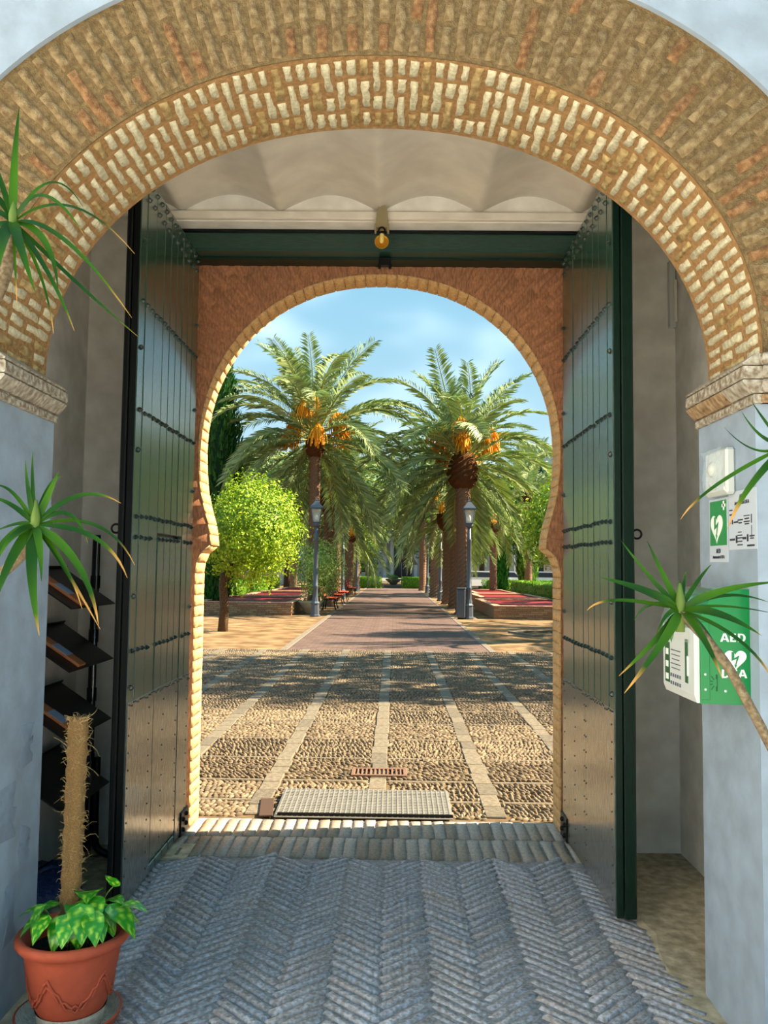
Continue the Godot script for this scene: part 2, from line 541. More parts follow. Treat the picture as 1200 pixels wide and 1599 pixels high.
func near_wall() -> void:
	var inner := half_arch(1.32, 1.045, 2.33, 72)
	var outer := half_arch(1.70, 1.425, 2.33, 72)
	# plaster wall; below the springing its two pillars
	var p := PackedVector2Array()
	p.append_array([Vector2(5, 0), Vector2(5, 6.5), Vector2(-7.2, 6.5), Vector2(-7.2, 0), Vector2(ARCH_X - 1.28, 0), Vector2(ARCH_X - 1.28, 2.16), Vector2(ARCH_X - 1.70, 2.16)])
	for k in range(outer.size() - 1, -1, -1):
		p.append(outer[k])
	p.append_array([Vector2(ARCH_X + 1.70, 2.16), Vector2(ARCH_X + 1.28, 2.16), Vector2(ARCH_X + 1.28, 0)])
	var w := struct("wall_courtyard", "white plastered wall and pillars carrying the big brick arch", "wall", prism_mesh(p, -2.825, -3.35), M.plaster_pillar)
	var k2 := 0
	for q in [[0.93, -3.20, 0.16, 0.10], [0.72, -3.06, 0.22, 0.13], [0.56, -3.22, 0.14, 0.09], [0.35, -3.12, 0.20, 0.08]]:
		part(w, "peeling_patch", slab_mesh(Vector3(q[2], 0.0016, q[3]), 0.022, 500 + k2, 0.04, 0.0, 9), M.peeled, Transform3D(Basis(Vector3(0, 1, 0), Vector3(1, 0, 0), Vector3(0, 0, -1)), Vector3(ARCH_X - 1.2802, q[0], q[1])))
		k2 += 1
	# the arch: mortar bed with every brick on it
	var ring := PackedVector2Array()
	for q in inner:
		ring.append(q)
	ring.append(Vector2(ARCH_X - 1.32, 2.16))
	ring.append(Vector2(ARCH_X - 1.70, 2.16))
	for k in range(outer.size() - 1, -1, -1):
		ring.append(outer[k])
	ring.append(Vector2(ARCH_X + 1.70, 2.16))
	ring.append(Vector2(ARCH_X + 1.32, 2.16))
	var arch := struct("trim_1", "wide whitewashed brick arch with thick tan mortar joints framing the passage", "arch", prism_mesh(ring, -2.85, -3.345), M.mortar_arch)
	var face := part(arch, "ring_bed", prism_mesh(ring, -2.846, -2.852), M.ring_mortar)
	var long := []
	var short := []
	for k in 5:
		long.append(slab_mesh(Vector3(0.205, 0.009, 0.031), 0.006, 40 + k, 0.16, 0.0, 6))
		short.append(slab_mesh(Vector3(0.10, 0.009, 0.031), 0.005, 60 + k, 0.16, 0.0, 4))
	var i := 0
	for c in along(inner, 0.0455):
		var pt: Vector2 = c[0]
		var tn: Vector2 = c[1]
		var n := Vector3(-tn.y, tn.x, 0)      # towards the opening
		var y := n
		var x := Vector3(0, 0, 1)
		var z := x.cross(y)
		var seq: Array = [[0.10, 0.205, 0.10], [0.205, 0.10, 0.10], [0.10, 0.10, 0.205]][[0, 1, 0, 2][i % 4]]
		var at := -2.862 - rng.randf_range(0.0, 0.012)
		for l in seq:
			var ms: Array = long if l > 0.15 else short
			var o := part(arch, "soffit_brick", ms[rng.randi() % 5], M.soffit_brick if rng.randf() < 0.8 else M.soffit_brick_dull, Transform3D(Basis(x, y, z).rotated(n, rng.randf_range(-0.03, 0.03)).scaled_local(Vector3(rng.randf_range(0.8, 1.0), 1.0, rng.randf_range(0.75, 1.1))), Vector3(pt.x, pt.y, at - l / 2) + n * -0.001))
			o.rotate_object_local(Vector3.UP, PI if rng.randf() < 0.5 else 0.0)
			at -= l + rng.randf_range(0.017, 0.026)
		i += 1
	var vl := []
	var vs := []
	for k in 4:
		vl.append(slab_mesh(Vector3(0.235, 0.007, 0.036), 0.005, 80 + k, 0.14, 0.0, 6))
		vs.append(slab_mesh(Vector3(0.105, 0.007, 0.036), 0.004, 90 + k, 0.14, 0.0, 4))
	i = 0
	for c in along(inner, 0.052):
		var pt: Vector2 = c[0]
		var tn: Vector2 = c[1]
		var rad := Vector3(tn.y, -tn.x, 0)
		var x := rad
		var y := Vector3(0, 0, 1)
		var z := x.cross(y)
		var at := 0.014
		for l in ([0.235, 0.105] if i % 2 == 0 else [0.105, 0.235]):
			var ms: Array = vl if l > 0.15 else vs
			part(face, "voussoir_brick", ms[rng.randi() % 4], M.ring_brick if rng.randf() < 0.72 else M.ring_brick_red, Transform3D(Basis(x, y, z).scaled_local(Vector3(rng.randf_range(0.93, 1.0), 1.0, rng.randf_range(0.85, 1.1))), Vector3(pt.x, pt.y, -2.8465) + rad * (at + l / 2)))
			at += l + 0.014
		i += 1
	# imposts: corbelled courses of brick under the springing, turning the corner of each pillar
	for s in [-1.0, 1.0]:
		var t := thing("impost", "worn brick impost capping the %s" % ("left white pillar above the coir pole" if s < 0 else "right white pillar above the AED cabinet"), "impost")
		var edge: float = ARCH_X + s * 1.28
		var body := part(t, "core", span_mesh(Vector3(edge + s * 0.45, 2.16, -2.835), Vector3(edge - s * 0.005, 2.325, -3.345), 0.01), M.impost_brick)
		var yy := 2.158
		for q in [[0.034, 0.014, 0.014], [0.048, 0.022, 0.05], [0.046, 0.05, 0.05], [0.042, 0.05, 0.012]]:
			var hh: float = q[0]
			var runs := [[-2.80, 0.19], [-3.0, 0.21], [-3.22, 0.135]] if rng.randf() < 0.5 else [[-2.80, 0.12], [-2.93, 0.22], [-3.165, 0.19]]
			for r in runs:
				part(body, "brick", corbel_mesh(r[1] - 0.008, hh - 0.004, q[1], q[2], s), M.impost_rust if rng.randf() < 0.25 else M.impost_brick, Transform3D(Basis(), Vector3(edge, yy, float(r[0]) - r[1] / 2)))
			for k in 3:
				var bw := 0.145
				var bx0: float = edge + s * (0.012 + k * 0.15)
				part(body, "brick", span_mesh(Vector3(bx0, yy, -2.80 + maxf(q[1], q[2]) * 0.4), Vector3(bx0 + s * bw, yy + hh - 0.004, -2.85), 0.006), M.impost_rust if rng.randf() < 0.4 else M.impost_brick)
			yy += hh

# one brick of a corbel course: juts out b at its foot and t at its head towards -s
func corbel_mesh(l: float, h: float, b: float, t: float, s: float) -> ArrayMesh:
	var st := T()
	var c := 0.005
	var poly := PackedVector2Array([Vector2(s * 0.06, 0), Vector2(-s * (b - c), 0), Vector2(-s * b, c), Vector2(-s * t, h - c), Vector2(-s * (t - c), h), Vector2(s * 0.06, h)])
	prism(st, poly, l / 2, -l / 2)
	return done(st)

# ---------- vestibule ----------
func vestibule() -> void:
	struct("wall_left", "plain plastered niche wall on the left behind the brochure rack", "wall", span_mesh(Vector3(-1.83, 0, -3.34), Vector3(-2.3, 4.3, -5.4), 0.0), M.plaster)
	struct("wall_right", "plain plastered niche wall on the right behind the pillar", "wall", span_mesh(Vector3(1.645, 0, -3.34), Vector3(2.2, 4.3, -5.4), 0.0), M.plaster)
	var p := PackedVector2Array([Vector2(-1.83, 0), Vector2(-1.83, 4.3), Vector2(1.645, 4.3), Vector2(1.645, 0), Vector2(1.16, 0), Vector2(1.16, 3.655), Vector2(-1.36, 3.655), Vector2(-1.36, 0)])
	struct("wall_gate", "plastered back wall of the vestibule round the gate opening", "wall", prism_mesh(p, -4.96, -5.335), M.plaster)
	struct("trim_2", "flat white cornice board above the green beam", "cornice", span_mesh(Vector3(-1.83, 3.662, -4.93), Vector3(1.645, 3.712, -4.97), 0.006), M.plaster_vault)
	# jack-arch ceiling
	var poly := PackedVector2Array()
	for v in 6:
		for k in 16:
			var x := -1.883 + 0.593 * (v + k / 16.0)
			poly.append(Vector2(x, 3.714 + 0.105 * sin(PI * k / 16.0)))
	poly.append_array([Vector2(1.68, 3.714), Vector2(1.68, 4.25), Vector2(-1.883, 4.25)])
	struct("ceiling", "white ceiling of shallow scalloped vaults over the vestibule", "ceiling", prism_mesh(poly, -3.34, -4.97, true), M.plaster_vault)
	# the building above, and the wing that shades the courtyard
	struct("roof", "flat roof slab over the gatehouse", "roof", span_mesh(Vector3(-14, 6.5, -2.8), Vector3(18, 6.7, -5.6), 0.0), M.facade)
	struct("wall_wing", "sunlit white side wing closing the courtyard on the left", "wall", span_mesh(Vector3(-7, 0, -2.8), Vector3(-7.4, 6.5, 14), 0.0), M.wing)
	struct("floor_courtyard", "pale stone paving of the open courtyard before the arch", "floor", span_mesh(Vector3(-16, -0.3, 16), Vector3(16, -0.025, -1.9), 0.0), M.courtyard_stone)
	var c := struct("trim_3", "slim pale cable conduit high on the right niche corner", "conduit", span_mesh(Vector3(1.60, 3.02, -4.95), Vector3(1.638, 3.42, -4.915), 0.004), M.white_plastic)
	part(c, "cover", span_mesh(Vector3(1.622, 3.05, -4.915), Vector3(1.64, 3.3, -4.895), 0.004), M.plaster_vault)

# ---------- gate wall with the horseshoe arch ----------
func horseshoe() -> Array:    # right foot -> apex -> left foot
	var half := [Vector2(1.14, -0.02), Vector2(1.14, 0.4), Vector2(1.14, 0.8), Vector2(1.14, 1.2), Vector2(1.14, 1.57), Vector2(1.132, 1.62), Vector2(1.115, 1.662), Vector2(1.09, 1.695), Vector2(1.054, 1.725), Vector2(1.05, 1.75), Vector2(1.055, 1.80), Vector2(1.072, 1.88), Vector2(1.10, 1.98), Vector2(1.122, 2.08), Vector2(1.135, 2.2)]
	for k in 33:
		var t := PI / 2 * k / 32.0
		half.append(Vector2(1.14 * pow(cos(t), 2.0 / 2.12), 2.33 + 1.135 * pow(sin(t), 2.0 / 2.12)))
	var r := []
	for q: Vector2 in half:
		r.append(Vector2(GATE_X + q.x, q.y))
	for k in range(half.size() - 2, -1, -1):
		r.append(Vector2(GATE_X - half[k].x, half[k].y))
	return r

func gate_wall() -> void:
	var h := horseshoe()
	var p := PackedVector2Array([Vector2(18, -0.02), Vector2(18, 6.5), Vector2(-14, 6.5), Vector2(-14, -0.02)])
	for k in range(h.size() - 1, -1, -1):
		p.append(h[k])
	var w := struct("wall_street", "reddish brick street wall pierced by the horseshoe arch", "wall", prism_mesh(p, -5.33, -5.55), M.gate_plaster)
	var kinds := []
	for k in 4:
		kinds.append(slab_mesh(Vector3(0.226, 0.010, 0.0675), 0.0025, 120 + k, 0.025, 0.0, 4))
	var n := 0
	for c in along(h, 0.068):
		var pt: Vector2 = c[0]
		var tn: Vector2 = c[1]
		var inw := Vector3(-tn.y, tn.x, 0)
		var x := Vector3(0, 0, 1)
		part(w, "jamb_brick", kinds[rng.randi() % 4], M.jamb_brick, Transform3D(Basis(x, inw, x.cross(inw)), Vector3(pt.x, pt.y, -5.44) - inw * 0.002))
		n += 1
	var rl := []
	for k in 4:
		rl.append(slab_mesh(Vector3(0.24, 0.008, 0.05), 0.005, 140 + k, 0.1, 0.0, 5))
	n = 0
	for c in along(h, 0.058):
		var pt: Vector2 = c[0]
		var tn: Vector2 = c[1]
		if pt.y < 1.75:
			continue
		var rad := Vector3(tn.y, -tn.x, 0)
		var y := Vector3(0, 0, 1)
		for q in 2:
			var at: Vector3 = Vector3(pt.x, pt.y, -5.331) + rad * (0.135 + q * 0.25 + (0.06 if n % 2 else 0.0))
			if at.y < 3.62 and at.x > -1.5 and at.x < 1.3:
				part(w, "radial_brick", rl[rng.randi() % 4], M.gate_brick if rng.randf() < 0.6 else M.gate_plaster, Transform3D(Basis(rad, y, rad.cross(y)), at))
		n += 1

# ---------- floors ----------
func floor_bricks() -> void:
	var st := T()
	span(st, Vector3(-7.2, -0.3, -1.9), Vector3(5, -0.008, -5.55), 0.0)
	var fl := struct("floor", "worn herringbone brick floor laid on edge between the pillars", "floor", done(st), M.floor_bed)
	var L := 0.279
	var wd := 0.0465
	var bricks := []
	for i in range(-160, 160):
		for j in range(-16, 16):
			for k in 2:
				var c := Vector2(i * wd + j * 2 * L, i * wd)
				c += Vector2(L / 2, wd / 2) if k == 0 else Vector2(L + wd / 2, wd - L / 2)
				var x := (c.x - c.y) * 0.70711 - 0.02
				var z := -(c.x + c.y) * 0.70711 - 3.6
				if z < -4.79 or z > -1.9 or x < -1.32 or x > 1.18 - maxf(0.0, (-3.55 - z) * 0.12):
					continue
				bricks.append([z, x, k])
	bricks.sort_custom(func(a, b): return a[0] > b[0] if absf(a[0] - b[0]) > 1e-4 else a[1] < b[1])
	var kinds := []
	for k in 5:
		kinds.append(slab_mesh(Vector3(L - 0.006, 0.022, wd - 0.006), 0.0055, 200 + k, 0.14, 0.05, 7))
	var rest := T(true)
	var made := 0
	for b in bricks:
		var z: float = b[0]
		var x: float = b[1]
		var turn := PI / 4 if b[2] == 0 else -PI / 4
		var basis := Basis(Vector3.UP, turn + rng.randf_range(-0.018, 0.018)) * Basis(Vector3.BACK, rng.randf_range(-0.014, 0.014))
		var xf := Transform3D(basis, Vector3(x, -0.022 + 0.004 * sin(x * 5.0 + z * 3.0) - rng.randf() * 0.003, z))
		if z < -2.78 and made < 300:
			part(fl, "brick", kinds[rng.randi() % 5], M["floor_brick_%d" % (rng.randi() % 4)], xf)
			made += 1
		else:
			rest.append_from(kinds[rng.randi() % 5], 0, xf)
	stuff_part(fl, "brick_paving", rest.commit(), M.floor_brick_0)
	# cement skirts in the two niches, their edges worn ragged
	for s in [-1.0, 1.0]:
		var edge := PackedVector2Array()
		for k in 15:
			var z := -4.79 + k * 0.13
			var e := (1.16 if z < -3.95 else 1.16 - (z + 3.95) * 0.10) + rng.randf_range(-0.02, 0.03) if s > 0 else (1.38 if z < -3.9 else 1.38 - (z + 3.9) * 0.12) + rng.randf_range(-0.02, 0.03)
			edge.append(Vector2(s * e, z))
		var stc := T()
		for k in edge.size() - 1:
			var a := edge[k]
			var b := edge[k + 1]
			var far: float = s * 1.9
			var y := 0.0015
			out_quad(stc, Vector3(a.x, y, a.y), Vector3(b.x, y, b.y), Vector3(far, y, b.y), Vector3(far, y, a.y), Vector3(0, -5, a.y))
			out_quad(stc, Vector3(a.x, y, a.y), Vector3(b.x, y, b.y), Vector3(b.x - s * 0.06, -0.016, b.y), Vector3(a.x - s * 0.06, -0.016, a.y), Vector3(s * 9, 0, a.y))
		span(stc, Vector3(s * 1.12, -0.03, -4.75), Vector3(s * 1.9, 0.0015, -5.0), 0.0)
		part(fl, "cement_skirt", done(stc), M.cement)
	# threshold: two courses of brick on edge
	var tk := []
	for k in 5:
		tk.append(slab_mesh(Vector3(0.347, 0.03, 0.0695), 0.003, 230 + k, 0.06, 0.0, 5))
	for row in 2:
		for k in 34:
			var x := -1.235 + k * 0.0715 + (0.03 if row else 0.0)
			if x > 1.06:
				continue
			part(fl, "threshold_brick", tk[rng.randi() % 5], M["threshold_%d" % (rng.randi() % 3)], Transform3D(Basis(Vector3.UP, PI / 2 + rng.randf_range(-0.02, 0.02)), Vector3(x, -0.026 - rng.randf() * 0.004, -4.975 - row * 0.355)))

func plaza() -> void:
	var st := T()
	span(st, Vector3(-70, -0.5, -5.55), Vector3(70, -0.02, -150), 0.0)
	var g := struct("ground", "dusty tan ground of the palm garden beyond the arch", "ground", done(st), M.dirt)
	part(g, "cobble_bed", span_mesh(Vector3(-6, -0.1, -5.54), Vector3(6, -0.006, -16.4), 0.0), M.cobble_bed)
	# stone bands
	var made := 0
	for k in range(-6, 7):
		var x := -0.1 + k * 0.785
		var z := -5.6
		while z > -16.3:
			var l := rng.randf_range(0.2, 0.42)
			if absf(x) < 1.4 + (-z - 5.5) * 0.32:
				if made < 300:
					part(g, "band_stone", box_mesh(Vector3(0.125 + rng.randf() * 0.02, 0.05, l - 0.012), 0.006), M.band_stone if rng.randf() < 0.7 else M.band_stone_dark, Transform3D(Basis(Vector3.UP, rng.randf_range(-0.015, 0.015)), Vector3(x + rng.randf_range(-0.008, 0.008), -0.019 + rng.randf() * 0.004, z - l / 2)))
					made += 1
			z -= l
	var cross := [-5.95, -6.5, -7.25, -8.05, -8.85, -9.65, -10.45, -11.25, -12.05, -12.85, -13.65, -14.45, -15.3, -16.3]
	for z: float in cross:
		for k in range(-5, 6):
			var x := -0.1 + (k + 0.5) * 0.785
			if absf(x) < 1.3 + (-z - 5.5) * 0.32:
				part(g, "string_course", box_mesh(Vector3(0.64, 0.05, 0.035), 0.006), M.band_stone, Transform3D(Basis(Vector3.UP, rng.randf_range(-0.01, 0.01)), Vector3(x, -0.0195, z)))
	# river pebbles set on edge
	var peb := SphereMesh.new()
	peb.radius = 0.5
	peb.height = 1.0
	peb.radial_segments = 7
	peb.rings = 4
	var near := 0
	var xfs := []
	var cols := []
	var z := -5.58
	while z > -16.4:
		var x := -4.8 + rng.randf() * 0.03
		var tilt := 0.6 * sin(floor((z + 5.6) / 0.8) * 2.3)
		while x < 4.6:
			var step := rng.randf_range(0.030, 0.048)
			x += step
			if absf(x + 0.1) > 1.35 + (-z - 5.5) * 0.34:
				continue
			var m := fposmod(x + 0.1 + 0.3925, 0.785) - 0.3925
			if absf(m) < 0.075:
				continue
			var blocked := false
			for q: float in cross:
				if absf(z - q) < 0.03:
					blocked = true
			if blocked:
				continue
			var cellseed := sin(floor((x + 0.1) / 0.785) * 12.9 + floor(z / 0.8) * 4.7)
			var b := Basis(Vector3.UP, cellseed * 1.3 + rng.randf_range(-0.5, 0.5)).scaled_local(Vector3(rng.randf_range(0.022, 0.034), rng.randf_range(0.028, 0.046), rng.randf_range(0.045, 0.065)))
			var xf := Transform3D(b, Vector3(x, -0.008 + rng.randf() * 0.004, z + rng.randf_range(-0.012, 0.012)))
			if near < 300 and z < -5.62 and absf(x + 0.1) < 1.12 and not (x > -0.82 and x < 0.42 and z > -6.1):
				part(g, "cobble", peb, M["pebble_%d" % (rng.randi() % 3)], xf)
				near += 1
			else:
				xfs.append(xf)
				var v := rng.randf_range(0.75, 1.2)
				cols.append(lin(Color(0.435 * v, 0.385 * v, 0.305 * v)))
		z -= rng.randf_range(0.040, 0.050)
	var mm := MultiMesh.new()
	mm.transform_format = MultiMesh.TRANSFORM_3D
	mm.use_colors = true
	mm.mesh = peb
	mm.instance_count = xfs.size()
	for k in xfs.size():
		mm.set_instance_transform(k, xfs[k])
		mm.set_instance_color(k, cols[k])
	var mi := MultiMeshInstance3D.new()
	mi.multimesh = mm
	mi.material_override = M.pebbles
	mi.set_meta("kind", "stuff")
	add_to(mi, "cobble_paving", g)
	# the brick walk with its kerbs
	var walk := struct("path", "long pinkish brick walk running between the palms", "path", span_mesh(Vector3(-2.05, -0.1, -16.4), Vector3(1.87, -0.004, -68), 0.0), M.path)
	for s in [-2.11, 1.93]:
		part(walk, "kerb", span_mesh(Vector3(s - 0.07, -0.1, -16.4), Vector3(s + 0.07, 0.004, -68), 0.01), M.kerb)
	part(walk, "kerb", span_mesh(Vector3(-6, -0.1, -16.38), Vector3(6, 0.0, -16.52), 0.01), M.kerb)
	# sheet steel ramp over the threshold
	var r := thing("ramp_plate", "grey chequered steel ramp plate lying before the threshold", "ramp", Vector3(-0.175, 0, -5.79))
	var deck := Transform3D(Basis(Vector3.RIGHT, 0.055), Vector3(0, 0.028, 0))
	part(r, "plate", box_mesh(Vector3(1.14, 0.008, 0.56), 0.002), M.steel_plate, deck)
	var ribs := T()
	for k in 34:
		box(ribs, Vector3(-0.555 + k * 0.0336, 0.006, 0), Vector3(0.010, 0.005, 0.54), 0.001)
	for k in 17:
		box(ribs, Vector3(0, 0.0055, -0.255 + k * 0.032), Vector3(1.12, 0.004, 0.008), 0.001)
	part(r, "tread", done(ribs), M.steel_plate, deck)
	part(r, "lip", box_mesh(Vector3(1.12, 0.03, 0.012), 0.002), M.iron, Transform3D(Basis(), Vector3(0.01, 0.022, 0.262)))
	var f := tag(part(self, "rusty_strip", box_mesh(Vector3(0.09, 0.012, 0.40), 0.003), M.rust, Transform3D(Basis(Vector3.UP, 0.12), Vector3(-0.82, 0.014, -5.72))), "flat rusty strip left of the ramp plate", "strip")
	# drain
	var d := thing("drain_grate", "small slotted iron drain grate in the cobbles behind the ramp plate", "drain", Vector3(-0.095, 0.012, -6.72))
	part(d, "frame", frame_mesh(0.43, 0.24, 0.03, 0.02), M.drain)
	part(d, "pit", box_mesh(Vector3(0.39, 0.004, 0.2), 0.001), M.dark_hole, Transform3D(Basis(), Vector3(0, -0.006, 0)))
	for k in 11:
		part(d, "bar", box_mesh(Vector3(0.013, 0.014, 0.2), 0.002), M.drain, Transform3D(Basis(), Vector3(-0.165 + k * 0.033, 0.003, 0)))

func frame_mesh(w: float, l: float, b: float, h: float) -> ArrayMesh:
	var st := T()
	for s in [-1.0, 1.0]:
		box(st, Vector3(0, 0, s * (l - b) / 2), Vector3(w, h, b), 0.003)
		box(st, Vector3(s * (w - b) / 2, 0, 0), Vector3(b, h, l - 2 * b), 0.003)
	return done(st)

# ---------- the two gate leaves ----------
func doors() -> void:
	var stud := lathe_mesh([Vector2(0.014, 0), Vector2(0.0135, 0.003), Vector2(0.009, 0.009), Vector2(0.0, 0.017)], 6, false)
	var nail := lathe_mesh([Vector2(0.006, 0), Vector2(0.004, 0.003), Vector2(0.0, 0.004)], 6, false)
	for s in [-1.0, 1.0]:
		var face := -1.235 if s < 0 else 1.03
		var d := thing("door_1" if s < 0 else "door_2", "open dark green studded gate leaf on the left, with a small wicket door cut in it" if s < 0 else "open dark green studded gate leaf on the right, without a wicket", "gate")
		d.set_meta("kind", "structure")
		var top := 3.53
		# planks, the wicket ones cut where the wicket door sits
		var z := -4.0
		var wk := [0.10, 0.165, 0.13, 0.13, 0.12, 0.125, 0.125, 0.145, 0.16]
		if s < 0:
			wk = [0.10, 0.16, 0.165, 0.13, 0.13, 0.13, 0.125, 0.12, 0.14]
		for k in wk.size():
			var w: float = wk[k]
			var a := z - 0.0015
			var b := z - w + 0.0015
			var proud := rng.randf_range(-0.0015, 0.0015)
			var cuts := [[0.02, top]]
			if s < 0 and k >= 3 and k <= 6:
				cuts = [[0.02, 0.068], [1.762, top]]
			for c in cuts:
				part(d, "plank", span_mesh(Vector3(face + proud, c[0], a), Vector3(face + s * 0.032, c[1], b), 0.005), M.paint)
			z -= w
		if s < 0:
			var wicket := part(d, "wicket", span_mesh(Vector3(face - 0.016, 0.08, -4.437), Vector3(face - 0.034, 1.748, -4.925), 0.004), M.paint)
			for k in 4:
				part(wicket, "plank", span_mesh(Vector3(face + 0.001, 0.08, -4.437 - k * 0.122), Vector3(face - 0.018, 1.748, -4.437 - k * 0.122 - 0.12), 0.004), M.paint)
		# stile, ledges and dark plank edge towards the courtyard
		part(d, "edge_board", span_mesh(Vector3(face + s * 0.003, 0.02, -3.993), Vector3(face + s * 0.034, top, -4.0), 0.002), M.paint_dark if s < 0 else M.paint_edge)
		part(d, "stile", span_mesh(Vector3(face + s * 0.04, 0.015, -3.99), Vector3(face + s * (0.067 if s < 0 else 0.095), top, -4.10), 0.006), M.paint_dark if s < 0 else M.paint_edge)
		part(d, "stile", span_mesh(Vector3(face + s * 0.034, 0.02, -5.08), Vector3(face + s * 0.075, top, -5.2), 0.006), M.paint_edge)
		for y in [0.12, 1.2, 1.78, 2.35, 2.88, 3.43]:
			part(d, "ledge", span_mesh(Vector3(face + s * 0.033, y - 0.06, -4.1), Vector3(face + s * 0.066, y + 0.06, -5.08), 0.006), M.paint_edge)
		# pyramid studs
		var turn := Basis(Vector3.BACK, s * PI / 2)
		for y in [1.19, 1.733, 1.833, 2.345, 2.88, 3.41, 3.485]:
			for k in 15:
				var sz := -4.06 - k * 0.0785
				if s < 0 and (y == 1.733 or y == 1.19) and (k == 4 or k == 11):
					continue
				if y > 3.4:
					if k > 11:
						continue
					sz = -4.12 - k * 0.092 - (0.04 if y > 3.45 else 0.0)
				part(d, "stud", stud, M.stud, Transform3D(turn * Basis(Vector3.UP, PI / 6), Vector3(face, y + rng.randf_range(-0.004, 0.004), sz)))
		for y in [0.99, 1.42, 2.12, 2.62, 3.15]:
			part(d, "stud", stud, M.stud, Transform3D(turn, Vector3(face, y + 0.03, -4.05)))
			part(d, "stud", stud, M.stud, Transform3D(turn, Vector3(face, y - 0.07, -5.165)))
		# sheet metal kick plate
		var gaps := [[-4.004, -4.43], [-4.438, -4.924], [-4.942, -5.195]] if s < 0 else [[-4.004, -4.60], [-4.602, -5.195]]
		for q in gaps:
			part(d, "kick_sheet", span_mesh(Vector3(face - s * 0.0035, 0.10 if q[0] < -4.43 and q[0] > -4.9 and s < 0 else 0.03, q[0]), Vector3(face + s * 0.002, 0.955, q[1]), 0.001), M.sheet)
		var nails := T()
		for k in 46:
			var nz := -4.02 - k * 0.0255
			nails.append_from(nail, 0, Transform3D(turn, Vector3(face - s * 0.003, 0.945 + rng.randf_range(-0.012, 0.004), nz)))
		for c in ([-4.03, -4.36, -4.62, -4.9, -5.15] if s < 0 else [-4.05, -4.58, -4.62, -4.86, -5.14]):
			for k in 11:
				nails.append_from(nail, 0, Transform3D(turn, Vector3(face - s * 0.003, 0.08 + k * 0.08, c + rng.randf_range(-0.01, 0.01))))
		stuff_part(d, "sheet_nails", done(nails), M.stud)
		# bottom pivot strap with its bolts, and the pull ring on the back
		var hg := part(d, "pivot_strap", span_mesh(Vector3(face - s * 0.012, 0.015, -5.06), Vector3(face + s * 0.08, 0.155, -5.235), 0.004), M.iron)
		for q in [[-5.10, 0.05], [-5.10, 0.11], [-5.17, 0.07], [-5.17, 0.125]]:
			part(hg, "bolt", lathe_mesh([Vector2(0.014, 0), Vector2(0.014, 0.008), Vector2(0.008, 0.014), Vector2(0, 0.016)], 8), M.iron, Transform3D(turn, Vector3(face - s * 0.012, q[1], q[0])))
		var ring := TorusMesh.new()
		ring.inner_radius = 0.016
		ring.outer_radius = 0.026
		ring.rings = 20
		ring.ring_segments = 8
		part(d, "pull_ring", ring, M.iron, Transform3D(Basis(Vector3.RIGHT, PI / 2), Vector3(face + s * (0.087 if s < 0 else 0.117), 1.77, -4.03)))

func lintel() -> void:
	var st := T()
	span(st, Vector3(-1.36, 3.53, -5.09), Vector3(1.16, 3.653, -5.34), 0.012)
	var b := struct("trim_4", "dark green painted timber beam across the top of the gate opening", "beam", done(st), M.beam_paint)
	part(b, "stop_moulding", span_mesh(Vector3(-1.33, 3.515, -5.20), Vector3(1.13, 3.535, -5.335), 0.006), M.paint_edge)
	part(b, "top_fillet", span_mesh(Vector3(-1.36, 3.637, -5.07), Vector3(1.16, 3.655, -5.10), 0.004), M.paint_dark)
	var l := thing("latch", "small black iron latch keeper under the middle of the green beam", "latch", Vector3(-0.075, 3.515, -5.19))
	part(l, "block", box_mesh(Vector3(0.075, 0.05, 0.05), 0.004, Vector3(0, -0.02, 0)), M.iron)
	part(l, "tongue", box_mesh(Vector3(0.018, 0.03, 0.02), 0.003, Vector3(-0.033, -0.05, 0.01)), M.iron)
	part(l, "tongue", box_mesh(Vector3(0.018, 0.03, 0.02), 0.003, Vector3(0.033, -0.05, 0.01)), M.iron)
	# small brass spotlight hung on its bracket
	var f := thing("spotlight", "small brass lamp hanging from a tan bracket above the green beam", "lamp", Vector3(-0.09, 3.60, -4.88))
	part(f, "bracket", prism_mesh(PackedVector2Array([Vector2(-0.038, -0.01), Vector2(0.038, -0.01), Vector2(0.032, 0.09), Vector2(0.018, 0.125), Vector2(-0.018, 0.125), Vector2(-0.032, 0.09)]), 0.0, -0.05), M.old_metal)
	part(f, "arm", box_mesh(Vector3(0.012, 0.06, 0.02), 0.003, Vector3(-0.037, -0.02, 0.01)), M.old_metal)
	part(f, "arm", box_mesh(Vector3(0.012, 0.06, 0.02), 0.003, Vector3(0.037, -0.02, 0.01)), M.old_metal)
	var tr := TorusMesh.new()
	tr.inner_radius = 0.012
	tr.outer_radius = 0.024
	part(f, "swivel", tr, M.iron, Transform3D(Basis(Vector3.RIGHT, PI / 2), Vector3(0, -0.035, 0.02)))
	part(f, "dish", lathe_mesh([Vector2(0, 0), Vector2(0.036, 0.003), Vector2(0.042, 0.016), Vector2(0.040, 0.018), Vector2(0.034, 0.008), Vector2(0, 0.005)], 24), M.brass, Transform3D(Basis(Vector3.RIGHT, PI / 2), Vector3(0, -0.105, 0.01)))
	part(f, "bulb", lathe_mesh([Vector2(0, 0), Vector2(0.010, 0.004), Vector2(0.013, 0.014), Vector2(0.013, 0.055), Vector2(0, 0.056)], 12), mat("bulb_cream", Color(0.95, 0.85, 0.50), 0.3), Transform3D(Basis(), Vector3(0, -0.118, 0.035)))

# ---------- signs and devices on the right pillar (its face looks towards -x) ----------
func text(parent: Node, called: String, words: String, height: float, m: Material, xf: Transform3D, bold := false) -> void:
	var t := TextMesh.new()
	var f := SystemFont.new()
	f.font_names = PackedStringArray(["Droid Sans"])
	f.font_weight = 700 if bold else 400
	t.font = f
	t.text = words
	t.font_size = 48
	t.pixel_size = height / 36.0
	t.depth = 0.0012
	t.curve_step = 2.0
	part(parent, called, t, m, xf)

